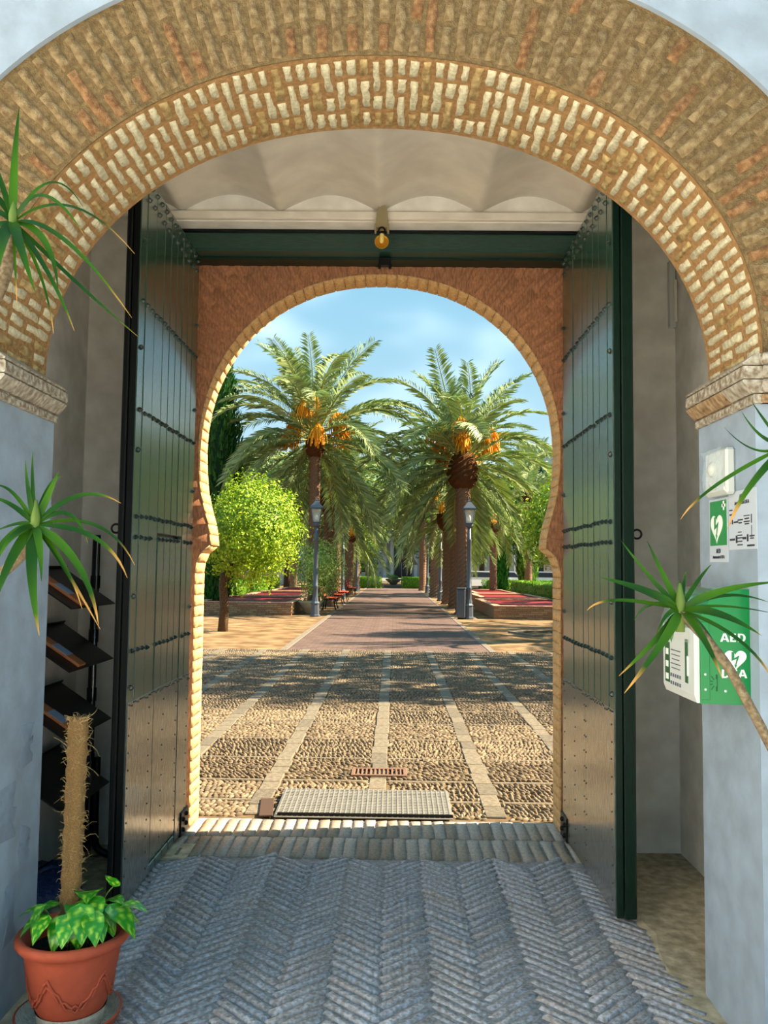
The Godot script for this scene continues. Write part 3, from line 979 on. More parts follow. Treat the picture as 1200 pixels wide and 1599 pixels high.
func heart(r: float) -> PackedVector2Array:
	var p := PackedVector2Array()
	for k in 40:
		var t := TAU * k / 40.0
		p.append(Vector2(16 * pow(sin(t), 3), 13 * cos(t) - 5 * cos(2 * t) - 2 * cos(3 * t) - cos(4 * t)) * r / 16.0)
	return p

func bolt(r: float) -> PackedVector2Array:
	var p := PackedVector2Array()
	for q in [Vector2(-0.42, 0.75), Vector2(-0.12, 0.72), Vector2(-0.14, 0.10), Vector2(0.40, 0.38), Vector2(0.06, -0.62), Vector2(0.16, -0.60), Vector2(-0.04, -0.95), Vector2(-0.16, -0.55), Vector2(-0.05, -0.58), Vector2(0.10, 0.02), Vector2(-0.42, -0.20)]:
		p.append(q * r)
	return p

func side_xf(y: float, z: float, off := 0.0) -> Transform3D:     # local x runs towards the viewer's right, z out of the wall
	return Transform3D(Basis(Vector3.UP, -PI / 2), Vector3(1.2 - off, y, z))

func signs() -> void:
	var d := thing("wall_sensor", "white square sensor box in crinkled clear film high on the right pillar", "sensor", Vector3(1.2, 1.955, -3.09))
	var x := Basis(Vector3.UP, -PI / 2)
	part(d, "case", box_mesh(Vector3(0.20, 0.165, 0.035), 0.008, Vector3(0, 0, 0.0175)), M.white_plastic, Transform3D(x, Vector3.ZERO))
	part(d, "lower_cap", box_mesh(Vector3(0.19, 0.03, 0.04), 0.008, Vector3(0, -0.062, 0.02)), M.white_plastic, Transform3D(x, Vector3.ZERO))
	part(d, "lens", lathe_mesh([Vector2(0.030, 0), Vector2(0.028, 0.010), Vector2(0.016, 0.02), Vector2(0, 0.023)], 20), M.white_plastic, Transform3D(Basis(Vector3.BACK, PI / 2), Vector3(-0.033, 0.015, -0.02)))
	var film := T(true)
	for i in 10:
		for j in 8:
			var q := []
			for e in [[0, 0], [1, 0], [1, 1], [0, 1]]:
				var u: float = (i + e[0]) / 10.0 - 0.5
				var v: float = (j + e[1]) / 8.0 - 0.5
				q.append(x * Vector3(u * 0.19, v * 0.15 + 0.01, 0.045 + 0.005 * sin(u * 31.0 + v * 9.0) + 0.004 * sin(v * 27.0 - u * 13.0)))
			quad(film, q[0], q[1], q[2], q[3])
	part(d, "clear_film", done(film), M.clear)
	var s := thing("aed_sign", "green sign with a white heart and bolt on the right pillar", "sign", Vector3(1.2, 1.755, -3.155))
	part(s, "sheet", box_mesh(Vector3(0.178, 0.235, 0.002), 0.0005, Vector3(0, -0.005, 0.001)), M.paper, Transform3D(x, Vector3.ZERO))
	part(s, "green_field", box_mesh(Vector3(0.16, 0.165, 0.001), 0.0003, Vector3(0, 0.022, 0.0027)), M.print_green, Transform3D(x, Vector3.ZERO))
	part(s, "heart", prism_mesh(heart(0.058), 0.0042, 0.003), M.print_white, Transform3D(x, x * Vector3(-0.012, 0.008, 0)))
	part(s, "bolt", prism_mesh(bolt(0.05), 0.0052, 0.004), M.print_green, Transform3D(x, x * Vector3(-0.012, 0.008, 0)))
	part(s, "cross", box_mesh(Vector3(0.034, 0.011, 0.0012), 0.0003, Vector3(0.056, 0.084, 0.0036)), M.print_white, Transform3D(x, Vector3.ZERO))
	part(s, "cross", box_mesh(Vector3(0.011, 0.034, 0.0012), 0.0003, Vector3(0.056, 0.084, 0.0036)), M.print_white, Transform3D(x, Vector3.ZERO))
	text(s, "lettering", "AED", 0.017, M.ink, Transform3D(x, x * Vector3(0, -0.081, 0.003)), true)
	text(s, "lettering", "Automated DEA", 0.012, M.ink, Transform3D(x, x * Vector3(0, -0.103, 0.003)))
	var n := thing("instruction_sheet", "pale printed instruction sheet with a small flow chart beside the heart sign", "notice", Vector3(1.2, 1.778, -2.94))
	part(n, "sheet", box_mesh(Vector3(0.235, 0.205, 0.002), 0.0005, Vector3(0, 0, 0.001)), M.paper, Transform3D(x, Vector3.ZERO))
	text(n, "lettering", "AED", 0.015, M.ink, Transform3D(x, x * Vector3(0.0, 0.082, 0.003)))
	text(n, "lettering", "Automated DEA", 0.013, M.ink, Transform3D(x, x * Vector3(0.0, 0.060, 0.003)))
	var ch := T()
	for q in [[-0.095, 0.038, 0.03, 0.004], [-0.095, 0.022, 0.026, 0.006], [-0.10, -0.004, 0.01, 0.010], [-0.082, -0.004, 0.008, 0.016], [-0.052, -0.006, 0.04, 0.006], [-0.015, 0.0, 0.045, 0.004], [-0.015, -0.010, 0.028, 0.005], [0.04, 0.012, 0.05, 0.003], [0.04, 0.002, 0.036, 0.005], [0.04, -0.008, 0.05, 0.004], [0.04, -0.016, 0.036, 0.004], [0.078, 0.0, 0.006, 0.03], [0.078, -0.042, 0.003, 0.04], [-0.02, -0.042, 0.03, 0.003], [-0.02, -0.053, 0.04, 0.004], [-0.02, -0.062, 0.046, 0.004], [-0.02, -0.074, 0.04, 0.004], [-0.02, -0.086, 0.044, 0.004], [-0.085, -0.066, 0.045, 0.007], [-0.048, -0.066, 0.014, 0.026], [0.018, -0.064, 0.03, 0.008], [0.045, -0.064, 0.012, 0.024], [0.08, -0.058, 0.04, 0.005], [0.08, -0.066, 0.03, 0.004], [0.07, -0.09, 0.06, 0.006]]:
		box(ch, Vector3(q[0], q[1], 0.0026), Vector3(q[2], q[3], 0.001), 0.0002)
	part(n, "flow_chart", done(ch), M.ink, Transform3D(x, Vector3.ZERO))

func aed_cabinet() -> void:
	var t := thing("aed_cabinet", "green and white AED cabinet with a domed top fixed to the right pillar", "cabinet", Vector3(1.2, 1.155, -2.93))
	# profile looking at the green side: back at x 0, front at -0.185, rounded top
	var side := PackedVector2Array([Vector2(0, 0), Vector2(-0.055, 0.0), Vector2(-0.172, 0.002), Vector2(-0.185, 0.03), Vector2(-0.185, 0.24)])
	for k in 9:
		var a := k / 8.0 * PI / 2
		side.append(Vector2(-0.055 - 0.13 * cos(a), 0.25 + 0.135 * sin(a)))
	side.append(Vector2(0, 0.385))
	var green := PackedVector2Array()
	var white := PackedVector2Array()
	for q in side:
		green.append(Vector2(maxf(q.x, -0.168) if q.y < 0.25 else q.x * 0.92, q.y))
	part(t, "body", prism_mesh(green, 0.035, -0.30), M.aed_green)
	var door := part(t, "door", prism_mesh(PackedVector2Array([Vector2(-0.160, 0.004), Vector2(-0.178, 0.004), Vector2(-0.187, 0.03), Vector2(-0.187, 0.25), Vector2(-0.160, 0.25)]), 0.03, -0.295), M.aed_white)
	part(door, "print", box_mesh(Vector3(0.002, 0.145, 0.05), 0.0005, Vector3(-0.188, 0.112, -0.245)), M.aed_dark)
	for k in 3:
		part(door, "pictogram", box_mesh(Vector3(0.003, 0.022, 0.03), 0.0005, Vector3(-0.1885, 0.06 + k * 0.045, -0.245)), M.print_white)
	var lines := T()
	for k in 5:
		box(lines, Vector3(-0.188, 0.16 - k * 0.016, -0.155), Vector3(0.002, 0.003, 0.10 - (k % 3) * 0.012), 0.0005)
	for k in 5:
		for j in 2:
			box(lines, Vector3(-0.188, 0.07 - j * 0.028, -0.205 + k * 0.024), Vector3(0.002, 0.012, 0.012), 0.0005)
	part(door, "instructions", done(lines), M.lamp_metal)
	part(door, "handle_slot", box_mesh(Vector3(0.006, 0.15, 0.026), 0.003, Vector3(-0.187, 0.135, -0.04)), M.aed_dark)
	part(door, "grip", box_mesh(Vector3(0.008, 0.07, 0.012), 0.003, Vector3(-0.188, 0.12, -0.025)), M.aed_white)
	part(door, "emblem", prism_mesh(heart(0.028), 0.001, -0.001), M.print_green, Transform3D(Basis(Vector3.UP, -PI / 2), Vector3(-0.188, 0.215, -0.2)))
	# clear dome over the rounded front
	var dome := T(true)
	var arc := [Vector2(-0.192, 0.20), Vector2(-0.192, 0.25)]
	for k in range(1, 9):
		var a := k / 8.0 * PI / 2
		arc.append(Vector2(-0.057 - 0.135 * cos(a), 0.25 + 0.141 * sin(a)))
	for k in arc.size() - 1:
		var a: Vector2 = arc[k]
		var b: Vector2 = arc[k + 1]
		quad(dome, Vector3(a.x, a.y, -0.30), Vector3(a.x, a.y, 0.0), Vector3(b.x, b.y, 0.0), Vector3(b.x, b.y, -0.30))
	part(t, "clear_dome", done(dome), M.clear)
	var zf := 0.0355
	part(t, "cover_plate", box_mesh(Vector3(0.03, 0.26, 0.004), 0.0015, Vector3(-0.152, 0.145, 0.036)), M.aed_green)
	text(t, "lettering", "AED", 0.030, M.print_white, Transform3D(Basis().scaled(Vector3(1.15, 0.95, 1)), Vector3(-0.056, 0.222, zf)), true)
	text(t, "lettering", "DEA", 0.030, M.print_white, Transform3D(Basis().scaled(Vector3(1.15, 0.95, 1)), Vector3(-0.056, 0.102, zf)), true)
	part(t, "heart", prism_mesh(heart(0.037), zf + 0.001, zf - 0.001), M.print_white, Transform3D(Basis(), Vector3(-0.05, 0.152, 0)))
	part(t, "bolt", prism_mesh(bolt(0.032), zf + 0.0022, zf), M.aed_green, Transform3D(Basis(), Vector3(-0.05, 0.152, 0)))
	var rays := T()
	for k in 6:
		var a := PI / 2 + k * PI / 5.0
		box(rays, Vector3(-0.115 + cos(a) * 0.02, 0.072 + sin(a) * 0.02, zf), Vector3(0.016, 0.0028, 0.001), 0.0003, Basis(Vector3.BACK, a))
	box(rays, Vector3(-0.112, 0.072, zf), Vector3(0.0028, 0.055, 0.001), 0.0003)
	part(t, "starburst", done(rays), M.aed_dark)
	for q in [[-0.152, 0.10], [-0.152, 0.05], [-0.085, 0.045]]:
		part(t, "screw", lathe_mesh([Vector2(0.005, 0), Vector2(0.004, 0.002), Vector2(0, 0.003)], 8), M.aed_white, Transform3D(Basis(Vector3.RIGHT, PI / 2), Vector3(q[0], q[1], 0.037)))

# ---------- brochure rack in the left niche ----------
func brochure_rack() -> void:
	var t := thing("brochure_rack", "black metal brochure rack with four sloping shelves behind the left pillar", "rack", Vector3(-1.64, 0, -4.68))
	part(t, "pole", tube_mesh([Vector3(0, 0.06, 0), Vector3(0, 1.76, 0)], [0.021], 14), M.black_metal)
	part(t, "pole_trim", tube_mesh([Vector3(0.012, 0.15, 0.016), Vector3(0.012, 1.75, 0.016)], [0.007], 8), M.chrome)
	part(t, "foot", tube_mesh(catmull([Vector3(0.035, 0.55, -0.02), Vector3(0.035, 0.16, -0.02), Vector3(0.06, 0.06, -0.02), Vector3(0.16, 0.025, -0.02), Vector3(0.26, 0.022, -0.02)], 6), [0.02], 10), M.black_metal)
	part(t, "foot", tube_mesh(catmull([Vector3(-0.02, 0.4, 0.04), Vector3(-0.02, 0.1, 0.05), Vector3(-0.02, 0.03, 0.12), Vector3(-0.02, 0.022, 0.45)], 6), [0.018], 10), M.black_metal)
	for k in 4:
		var y: float = [1.387, 1.094, 0.777, 0.442][k]
		# the plate slopes down towards the passage
		var mid := Vector3(-1.64 + 1.64 - 0.0, y + 0.093, 0.39)
		var tilt := Transform3D(Basis(Vector3.BACK, -0.585), Vector3(0.0, y + 0.093, 0.39))
		var sh := part(t, "shelf", box_mesh(Vector3(0.334, 0.006, 0.62), 0.002), M.black_metal, tilt)
		part(sh, "collar", tube_mesh([Vector3(0, -0.02, 0), Vector3(0, 0.05, 0)], [0.026], 12), M.black_metal, tilt.affine_inverse() * Transform3D(Basis(), Vector3(0, y + 0.10, 0)))
		part(sh, "back_lip", box_mesh(Vector3(0.005, 0.02, 0.62), 0.001, Vector3(-0.165, 0.01, 0)), M.black_metal)
		if k < 3:
			var l := thing("leaflet_stack", ["stack of tan leaflets on the top sloping shelf of the rack", "stack of tan leaflets on the second sloping shelf of the rack", "stack of tan leaflets on the third shelf, half behind the coir pole"][k], "leaflets", Vector3(-1.64, 0, -4.68) + tilt * Vector3(0.02, 0.0, 0.14 if k < 2 else 0.16), "leaflets on the brochure rack")
			l.basis = tilt.basis
			part(l, "pile", box_mesh(Vector3(0.27, 0.014, 0.085), 0.002, Vector3(0, 0.0105, 0)), M.leaflet)
			part(l, "cover_band", box_mesh(Vector3(0.09, 0.002, 0.083), 0.0005, Vector3(0.01, 0.0185, 0)), M.leaflet_blue)
	var b := thing("bag", "crumpled dark blue bag lying on the floor under the brochure rack", "bag", Vector3(-1.66, 0.004, -4.12))
	var st := T(true)
	var rows := []
	for j in 9:
		var r := []
		var v := PI * j / 8.0
		for i in 18:
			var u := TAU * i / 18.0
			var q := Vector3(0.17 * sin(v) * cos(u), 0.10 - 0.10 * cos(v) * 1.0, 0.26 * sin(v) * sin(u))
			q *= 1.0 + 0.11 * sin(u * 5.0 + v * 3.0) + 0.06 * sin(u * 9.0)
			q.y = maxf(q.y * 0.75, 0.0)
			r.append(q)
		rows.append(r)
	for j in 8:
		for i in 18:
			var i2 := (i + 1) % 18
			out_quad(st, rows[j][i], rows[j][i2], rows[j + 1][i2], rows[j + 1][i], Vector3(0, 0.07, 0))
	part(b, "pouch", done(st), M.bag)
	part(b, "strap", tube_mesh(catmull([Vector3(-0.05, 0.11, 0.1), Vector3(0.05, 0.17, 0.04), Vector3(0.1, 0.12, -0.06), Vector3(0.15, 0.02, -0.12)], 6), [0.010], 6), M.bag)

# ---------- terracotta pot with pothos and coir pole ----------
func terracotta_pot() -> void:
	var at := Vector3(-1.112, 0.004, -3.05)
	var sc := thing("plant_saucer", "round terracotta saucer with a pale limescale inside under the pot", "saucer", at)
	part(sc, "dish", lathe_mesh([Vector2(0, 0), Vector2(0.145, 0), Vector2(0.160, 0.012), Vector2(0.178, 0.045), Vector2(0.180, 0.052), Vector2(0.172, 0.053)], 40), M.terracotta)
	part(sc, "scale_crust", lathe_mesh([Vector2(0.173, 0.052), Vector2(0.155, 0.018), Vector2(0.14, 0.010), Vector2(0, 0.009)], 40), M.lime_crust)
	var p := thing("flower_pot", "terracotta pot with a moulded garland and rolled rim beside the left pillar", "pot", at + Vector3(0.008, 0.011, 0))
	part(p, "body", lathe_mesh([Vector2(0.112, 0.055), Vector2(0.122, 0.075), Vector2(0.140, 0.14), Vector2(0.153, 0.20), Vector2(0.163, 0.255), Vector2(0.167, 0.272), Vector2(0.183, 0.276), Vector2(0.192, 0.288), Vector2(0.193, 0.300), Vector2(0.186, 0.310), Vector2(0.172, 0.312), Vector2(0.160, 0.300), Vector2(0.152, 0.26), Vector2(0.14, 0.22)], 48), M.terracotta)
	part(p, "foot_crust", lathe_mesh([Vector2(0.0, 0.0), Vector2(0.105, 0.0), Vector2(0.109, 0.004), Vector2(0.108, 0.018), Vector2(0.113, 0.024), Vector2(0.115, 0.052), Vector2(0.120, 0.060)], 40), M.lime_crust)
	part(p, "drain_hole", lathe_mesh([Vector2(0.011, 0), Vector2(0.011, 0.003), Vector2(0, 0.003)], 10), M.dark_hole, Transform3D(Basis(Vector3.RIGHT, PI / 2) , Vector3(-0.012, 0.028, 0.1085)))
	# garland swags in relief
	for k in 5:
		var pts := []
		for q in 17:
			var t := q / 16.0
			var a := TAU * (k + t) / 5.0 + 0.5
			var y := 0.205 - 0.095 * sin(PI * t)
			var r := lerpf(0.122, 0.1645, pow((y - 0.075) / 0.18, 0.82)) + 0.0015
			pts.append(Vector3(r * cos(a), y + 0.006 * sin(t * 40.0), r * sin(a)))
		part(p, "garland", tube_mesh(pts, [0.0052], 6), M.terracotta)
		var pts2 := []
		for q in 17:
			var t := q / 16.0
			var a := TAU * (k + t) / 5.0 + 0.5
			var y := 0.19 - 0.095 * sin(PI * t)
			var r := lerpf(0.122, 0.1645, pow((y - 0.075) / 0.18, 0.82)) + 0.0015
			pts2.append(Vector3(r * cos(a), y - 0.006 * sin(t * 40.0), r * sin(a)))
		part(p, "garland", tube_mesh(pts2, [0.0052], 6), M.terracotta)
	part(p, "soil", lathe_mesh([Vector2(0.152, 0.252), Vector2(0.11, 0.258), Vector2(0.05, 0.253), Vector2(0, 0.256)], 32), M.soil)
	# coir pole
	var c := thing("coir_pole", "shaggy brown coir pole standing upright in the terracotta pot", "plant pole", at + Vector3(-0.02, 0.26, -0.03))
	var prof := []
	for k in 40:
		prof.append(Vector2(0.0345 + 0.0025 * sin(k * 1.7) + 0.001 * sin(k * 4.1), k * 0.0195))
	prof.append(Vector2(0.03, 0.785))
	prof.append(Vector2(0.0, 0.79))
	part(c, "core", lathe_mesh(prof, 20), M.coir, Transform3D(Basis(Vector3.BACK, -0.012), Vector3.ZERO))
	var fib := T(true)
	for k in 620:
		var a := rng.randf() * TAU
		var y := rng.randf() * 0.79
		var top := k > 520
		if top:
			y = 0.775
		var o := Vector3(cos(a), 0, sin(a))
		var side := Vector3(-sin(a), 0, cos(a))
		var l := rng.randf_range(0.008, 0.024) if k % 17 else rng.randf_range(0.035, 0.06)
		var r0 := 0.033 if not top else rng.randf_range(0.0, 0.033)
		var p0 := o * r0 + Vector3(0.012 * y, y, 0)
		var p1 := p0 + o * l * 0.55 + Vector3.UP * l * (rng.randf_range(-0.5, 0.9) if not top else 0.7) + side * l * rng.randf_range(-0.8, 0.8)
		var p2 := p1 + o * l * 0.2 + Vector3.UP * l * rng.randf_range(-0.9, 0.5) + side * l * rng.randf_range(-0.9, 0.9)
		tube(fib, curve3(p0, p1, p2, 3), [0.0006, 0.0006, 0.0004], 3, false)
	stuff_part(c, "fibre", done(fib), M.fibre)
	# pothos
	var ph := thing("pothos", "variegated green and yellow pothos growing in the terracotta pot", "plant", at + Vector3(0.008, 0.262, 0))
	var kinds := []
	for k in 5:
		kinds.append(pothos_leaf(rng))
	var spots := [[0.03, 0.115, -0.05, 0.14, 0.3, -0.2], [0.085, 0.075, 0.0, 0.11, 0.9, 0.4], [0.14, 0.08, 0.03, 0.135, 1.2, 0.6], [0.13, 0.14, -0.02, 0.075, -0.3, -0.9], [0.185, 0.105, 0.02, 0.085, 1.5, 0.2], [-0.01, 0.045, 0.075, 0.11, -0.3, 1.0], [0.05, 0.055, 0.085, 0.12, 0.5, 0.9], [-0.09, 0.05, 0.06, 0.095, -0.9, 1.1], [-0.12, 0.085, 0.0, 0.085, -1.4, 0.3], [-0.07, 0.09, -0.03, 0.08, -0.7, 0.1], [0.08, 0.04, 0.05, 0.12, 0.8, 0.7], [0.055, 0.01, 0.105, 0.085, 0.2, 1.5], [0.11, 0.045, 0.04, 0.10, 1.4, 0.9], [-0.04, 0.06, 0.02, 0.08, -0.2, 0.5], [0.04, 0.085, 0.02, 0.09, 0.4, 0.3], [0.10, 0.095, -0.05, 0.10, 0.9, -0.2], [0.02, 0.06, 0.10, 0.10, 0.0, 0.8], [-0.06, 0.05, 0.09, 0.09, -0.5, 0.8], [0.09, 0.06, 0.09, 0.105, 0.6, 0.8], [0.00, 0.10, -0.02, 0.10, 0.2, 0.6], [0.07, 0.12, 0.03, 0.11, 0.5, 0.5], [-0.10, 0.07, 0.04, 0.09, -1.0, 0.6], [0.015, 0.07, 0.05, 0.075, 0.1, 0.6], [0.15, 0.05, -0.03, 0.09, 1.8, 0.5]]
	for k in spots.size():
		var q: Array = spots[k]
		var b := Basis(Vector3.UP, q[4]) * Basis(Vector3.RIGHT, q[5])
		var reach: Vector3 = Vector3(q[0], 0, q[2]) + (b * Vector3(0, 0, 1)) * float(q[3])
		var low: float = 0.06 if Vector2(reach.x, reach.z).length() > 0.14 else 0.02
		var base := Vector3(q[0], maxf(float(q[1]) * 1.35 + 0.015, low + maxf(0.0, sin(q[5])) * q[3] * 1.15), q[2])
		var lf := part(ph, "leaf", kinds[k % 5], M.pothos, Transform3D(b.scaled_local(Vector3.ONE * float(q[3])), base))
		part(ph, "petiole", tube_mesh(curve3(Vector3(q[0] * 0.45, -0.004, q[2] * 0.45), Vector3(q[0] * 0.6, base.y * 0.8, q[2] * 0.6), base, 5), [0.0028, 0.0022], 6), M.stem_green)

# heart-shaped leaf of length 1 along +z with its stalk at the origin, flecked with pale green
func pothos_leaf(r: RandomNumberGenerator) -> ArrayMesh:
	var st := T(true)
	var n := 12
	var ph := r.randf() * 9.0
	var w := func(t: float) -> float: return 0.40 * pow(sin(PI * pow(t, 0.62)), 0.8) * (1.0 - 0.25 * t)
	for k in n:
		for side in [-1.0, 1.0]:
			for j in 3:
				var q := []
				var cols := []
				for e in [[0, 0], [1, 0], [1, 1], [0, 1]]:
					var t: float = (k + e[1]) / float(n)
					var u: float = (j + e[0]) / 3.0
					var wd: float = w.call(t)
					q.append(Vector3(side * u * wd, 0.10 * u * u * wd + 0.10 * sin(t * 2.6) - 0.18 * t * t + 0.012 * sin(t * 20.0 + u * 3.0) * u, t - 0.10 * u * (1.0 - t) * 1.2))
					var v := sin(t * 17.0 + u * 5.0 * side + ph) + sin(t * 7.0 - u * 11.0 * side + ph * 2.0)
					cols.append(lin(Color(0.16, 0.56, 0.12)).lerp(lin(Color(0.74, 0.92, 0.30)), clampf(v * 0.55 - 0.1, 0.0, 1.0)))
				var order := [0, 1, 2, 0, 2, 3] if side < 0 else [0, 2, 1, 0, 3, 2]
				for o: int in order:
					st.set_color(cols[o])
					st.add_vertex(q[o])
	return done(st)

# ---------- dracaenas in front of the pillars ----------
# a strap leaf bent through three points
func blade(parent: Node, a: Vector3, b: Vector3, c: Vector3, w: float, tip: float, facing: Vector3) -> void:
	var st := T(true)
	var n := 12
	var pts := curve3(a, b, c, n)
	var rows := []
	var cols := []
	for k in n + 1:
		var t := float(k) / n
		var d: Vector3 = ((pts[mini(k + 1, n)] as Vector3) - (pts[maxi(k - 1, 0)] as Vector3)).normalized()
		var s := d.cross(facing).normalized()
		var nn := s.cross(d).normalized()
		var wd := w * 0.42 * minf(1.0, 0.45 + t * 3.0) * pow(1.0 - pow(t, 1.7), 0.9) + 0.0005
		rows.append([(pts[k] as Vector3) + s * wd + nn * wd * 0.25, pts[k], (pts[k] as Vector3) - s * wd + nn * wd * 0.25])
		var g := lin(Color(0.23, 0.40, 0.05)).lerp(lin(Color(0.11, 0.27, 0.05)), 0.5 + 0.5 * sin(t * 5.0 + w * 300.0))
		if t > 1.0 - tip:
			g = g.lerp(lin(Color(0.74, 0.56, 0.30)), clampf((t - 1.0 + tip) / 0.12, 0.0, 1.0))
		cols.append(g)
	for k in n:
		for j in 2:
			for q in [[k, j], [k + 1, j], [k + 1, j + 1], [k, j], [k + 1, j + 1], [k, j + 1]]:
				st.set_color(cols[q[0]])
				st.add_vertex(rows[q[0]][q[1]])
	part(parent, "leaf", done(st), M.blade)

# leaves: [tip x, tip y, bend x, bend y, width, brown tip, towards viewer] in units of u metres, y downwards as they hang
func rosette(plant: Node3D, head: Vector3, u: float, leaves: Array) -> void:
	part(plant, "shoot", tube_mesh([head + Vector3(0, -0.06, 0), head + Vector3(0, 0.02, 0), head + Vector3(0, 0.07, 0)], [0.012, 0.014, 0.004], 8), M.stem_green)
	for q: Array in leaves:
		var tip := head + Vector3(q[0], -q[1], q[6]) * u
		var bend := head + Vector3(q[2], -q[3], q[6] * 0.7) * u
		# the curve passes near the bend
		var ctrl := bend * 2.0 - (head + tip) * 0.5
		var side := Vector3(0.25, 0.5, 0.83)
		blade(plant, head + Vector3(q[2], -q[3], q[6]).normalized() * 0.008, ctrl, tip, q[4] * u, q[5], side.normalized())

func dracaenas() -> void:
	var left := thing("dracaena", "spiky green dracaena leaning in at the left edge, two tufts of strap leaves", "plant", Vector3(-1.62, 0, -2.38))
	var o := Vector3(1.62, 0, 2.38)
	var u := 0.001805
	rosette(left, o + Vector3(-1.116, 2.59, -2.40), u, [
		[7, -185, 2, -90, 17, 0.0, 10], [-2, -160, -2, -80, 9, 0.0, -6], [104, -34, 51, -70, 8, 0.0, -20], [124, 31, 56, -35, 13, 0.1, 20],
		[198, 52, 95, -24, 9, 0.22, 0], [206, 165, 94, 40, 13, 0.18, 30], [201, 181, 95, 90, 10, 0.1, -20], [121, 190, 70, 92, 11, 0.14, 40],
		[66, 135, 30, 50, 22, 0.0, 60], [89, 120, 60, 40, 17, 0.0, 30], [8, 140, 6, 60, 24, 0.06, 70], [21, 143, 12, 70, 5, 0.3, 20],
		[-9, 132, -6, 60, 14, 0.0, 50], [-70, -40, -40, -50, 12, 0.0, 0], [-95, 60, -45, -5, 14, 0.1, 20], [-60, 120, -35, 40, 15, 0.0, 40], [-40, -110, -22, -70, 11, 0.0, 10], [60, 175, 38, 80, 7, 0.2, -30], [-110, 10, -55, -25, 10, 0.1, -20]])
	rosette(left, o + Vector3(-1.018, 1.71, -2.40), u, [
		[-8, -116, -6, -58, 9, 0.0, 0], [-15, -100, -9, -50, 10, 0.0, 10], [30, -85, 17, -48, 15, 0.0, -10], [28, -79, 12, -60, 12, 0.0, -30], [-66, -58, -36, -50, 8, 0.05, 10],
		[-68, -42, -34, -30, 11, 0.0, 20], [-68, 14, -30, 0, 9, 0.0, 0], [-62, 95, -30, 30, 19, 0.06, 50], [-36, 138, -18, 60, 21, 0.1, 60],
		[38, 168, 16, 76, 23, 0.14, 60], [30, 88, 20, 35, 16, 0.0, 40], [128, -36, 64, -47, 12, 0.2, -20], [81, 29, 48, -17, 11, 0.06, -10],
		[148, 82, 94, 20, 12, 0.34, 0], [150, 62, 89, 0, 8, 0.2, -30], [119, 152, 79, 62, 18, 0.2, 40], [112, 162, 45, 58, 10, 0.34, 10], [-30, 60, -15, 20, 12, 0.0, 60], [86, 130, 52, 60, 7, 0.3, 20]])
	part(left, "cane", tube_mesh(catmull([Vector3(0.0, 0.25, 0), o + Vector3(-1.50, 1.2, -2.42), o + Vector3(-1.28, 2.1, -2.42), o + Vector3(-1.15, 2.4, -2.41), o + Vector3(-1.116, 2.56, -2.40)], 6), [0.02], 8), M.cane)
	part(left, "cane", tube_mesh(catmull([Vector3(0.06, 0.25, 0.02), o + Vector3(-1.45, 1.0, -2.43), o + Vector3(-1.22, 1.45, -2.43), o + Vector3(-1.06, 1.62, -2.41), o + Vector3(-1.018, 1.67, -2.40)], 6), [0.016], 8), M.cane)
	part(left, "planter", lathe_mesh([Vector2(0, 0.0), Vector2(0.13, 0), Vector2(0.18, 0.26), Vector2(0.185, 0.30), Vector2(0.165, 0.30), Vector2(0.15, 0.25), Vector2(0, 0.25)], 28), M.terracotta)
	var right := thing("dracaena", "spiky dracaena on a bent grey cane at the right edge, before the AED cabinet", "plant", Vector3(1.45, 0, -2.2))
	o = Vector3(-1.45, 0, 2.2)
	u = 0.00173
	rosette(right, o + Vector3(0.768, 1.497, -2.30), u, [
		[-96, -105, -47, -45, 14, 0.0, 20], [-50, -106, -26, -52, 17, 0.0, 0], [-132, -48, -63, -28, 22, 0.0, 40], [-146, 3, -97, -13, 8, 0.35, 10], [-47, 39, -27, 8, 9, 0.1, 30],
		[-108, 97, -47, 42, 14, 0.16, 50], [-103, 121, -42, 48, 19, 0.22, 60], [-2, -46, -1, -23, 12, 0.0, 0], [143, -45, 60, -30, 16, 0.0, 30], [138, -12, 70, -22, 9, 0.05, 0], [100, 35, 46, 6, 22, 0.08, 60],
		[134, 128, 88, 52, 10, 0.36, 40], [41, 98, 19, 41, 20, 0.22, 60], [150, 5, 70, -5, 6, 0.0, -20], [75, 75, 40, 25, 8, 0.2, -30], [20, -60, 12, -32, 10, 0.0, -30], [-60, 20, -34, -6, 9, 0.0, -40], [60, -70, 34, -42, 9, 0.0, -30]])
	part(right, "cane", tube_mesh(catmull([Vector3(0, 0.25, 0), Vector3(-0.16, 0.75, -0.02), o + Vector3(1.03, 1.06, -2.22), o + Vector3(0.94, 1.225, -2.24), o + Vector3(0.885, 1.34, -2.26), o + Vector3(0.83, 1.42, -2.28), o + Vector3(0.768, 1.49, -2.30)], 6), [0.019, 0.019, 0.018, 0.0155, 0.0145, 0.014, 0.013, 0.013], 9), M.cane)
	rosette(right, o + Vector3(1.085, 1.95, -2.35), u, [
		[-178, 122, -118, 66, 8, 0.3, 20], [-108, 136, -70, 70, 14, 0.34, 30], [-100, -28, -50, 8, 7, 0.05, 0], [-72, -62, -38, -20, 18, 0.0, 40], [-80, -50, -45, -10, 14, 0.0, 20], [60, -90, 30, -50, 14, 0.0, 0], [90, 60, 50, 0, 16, 0.1, 30], [10, 120, 8, 50, 16, 0.05, 40], [-20, -120, -10, -60, 14, 0.0, 0], [100, -20, 50, -30, 14, 0.0, -20]])
	part(right, "cane", tube_mesh(catmull([Vector3(0.03, 0.25, 0), o + Vector3(1.42, 1.0, -2.3), o + Vector3(1.25, 1.6, -2.33), o + Vector3(1.085, 1.92, -2.35)], 8), [0.018], 9), M.cane)
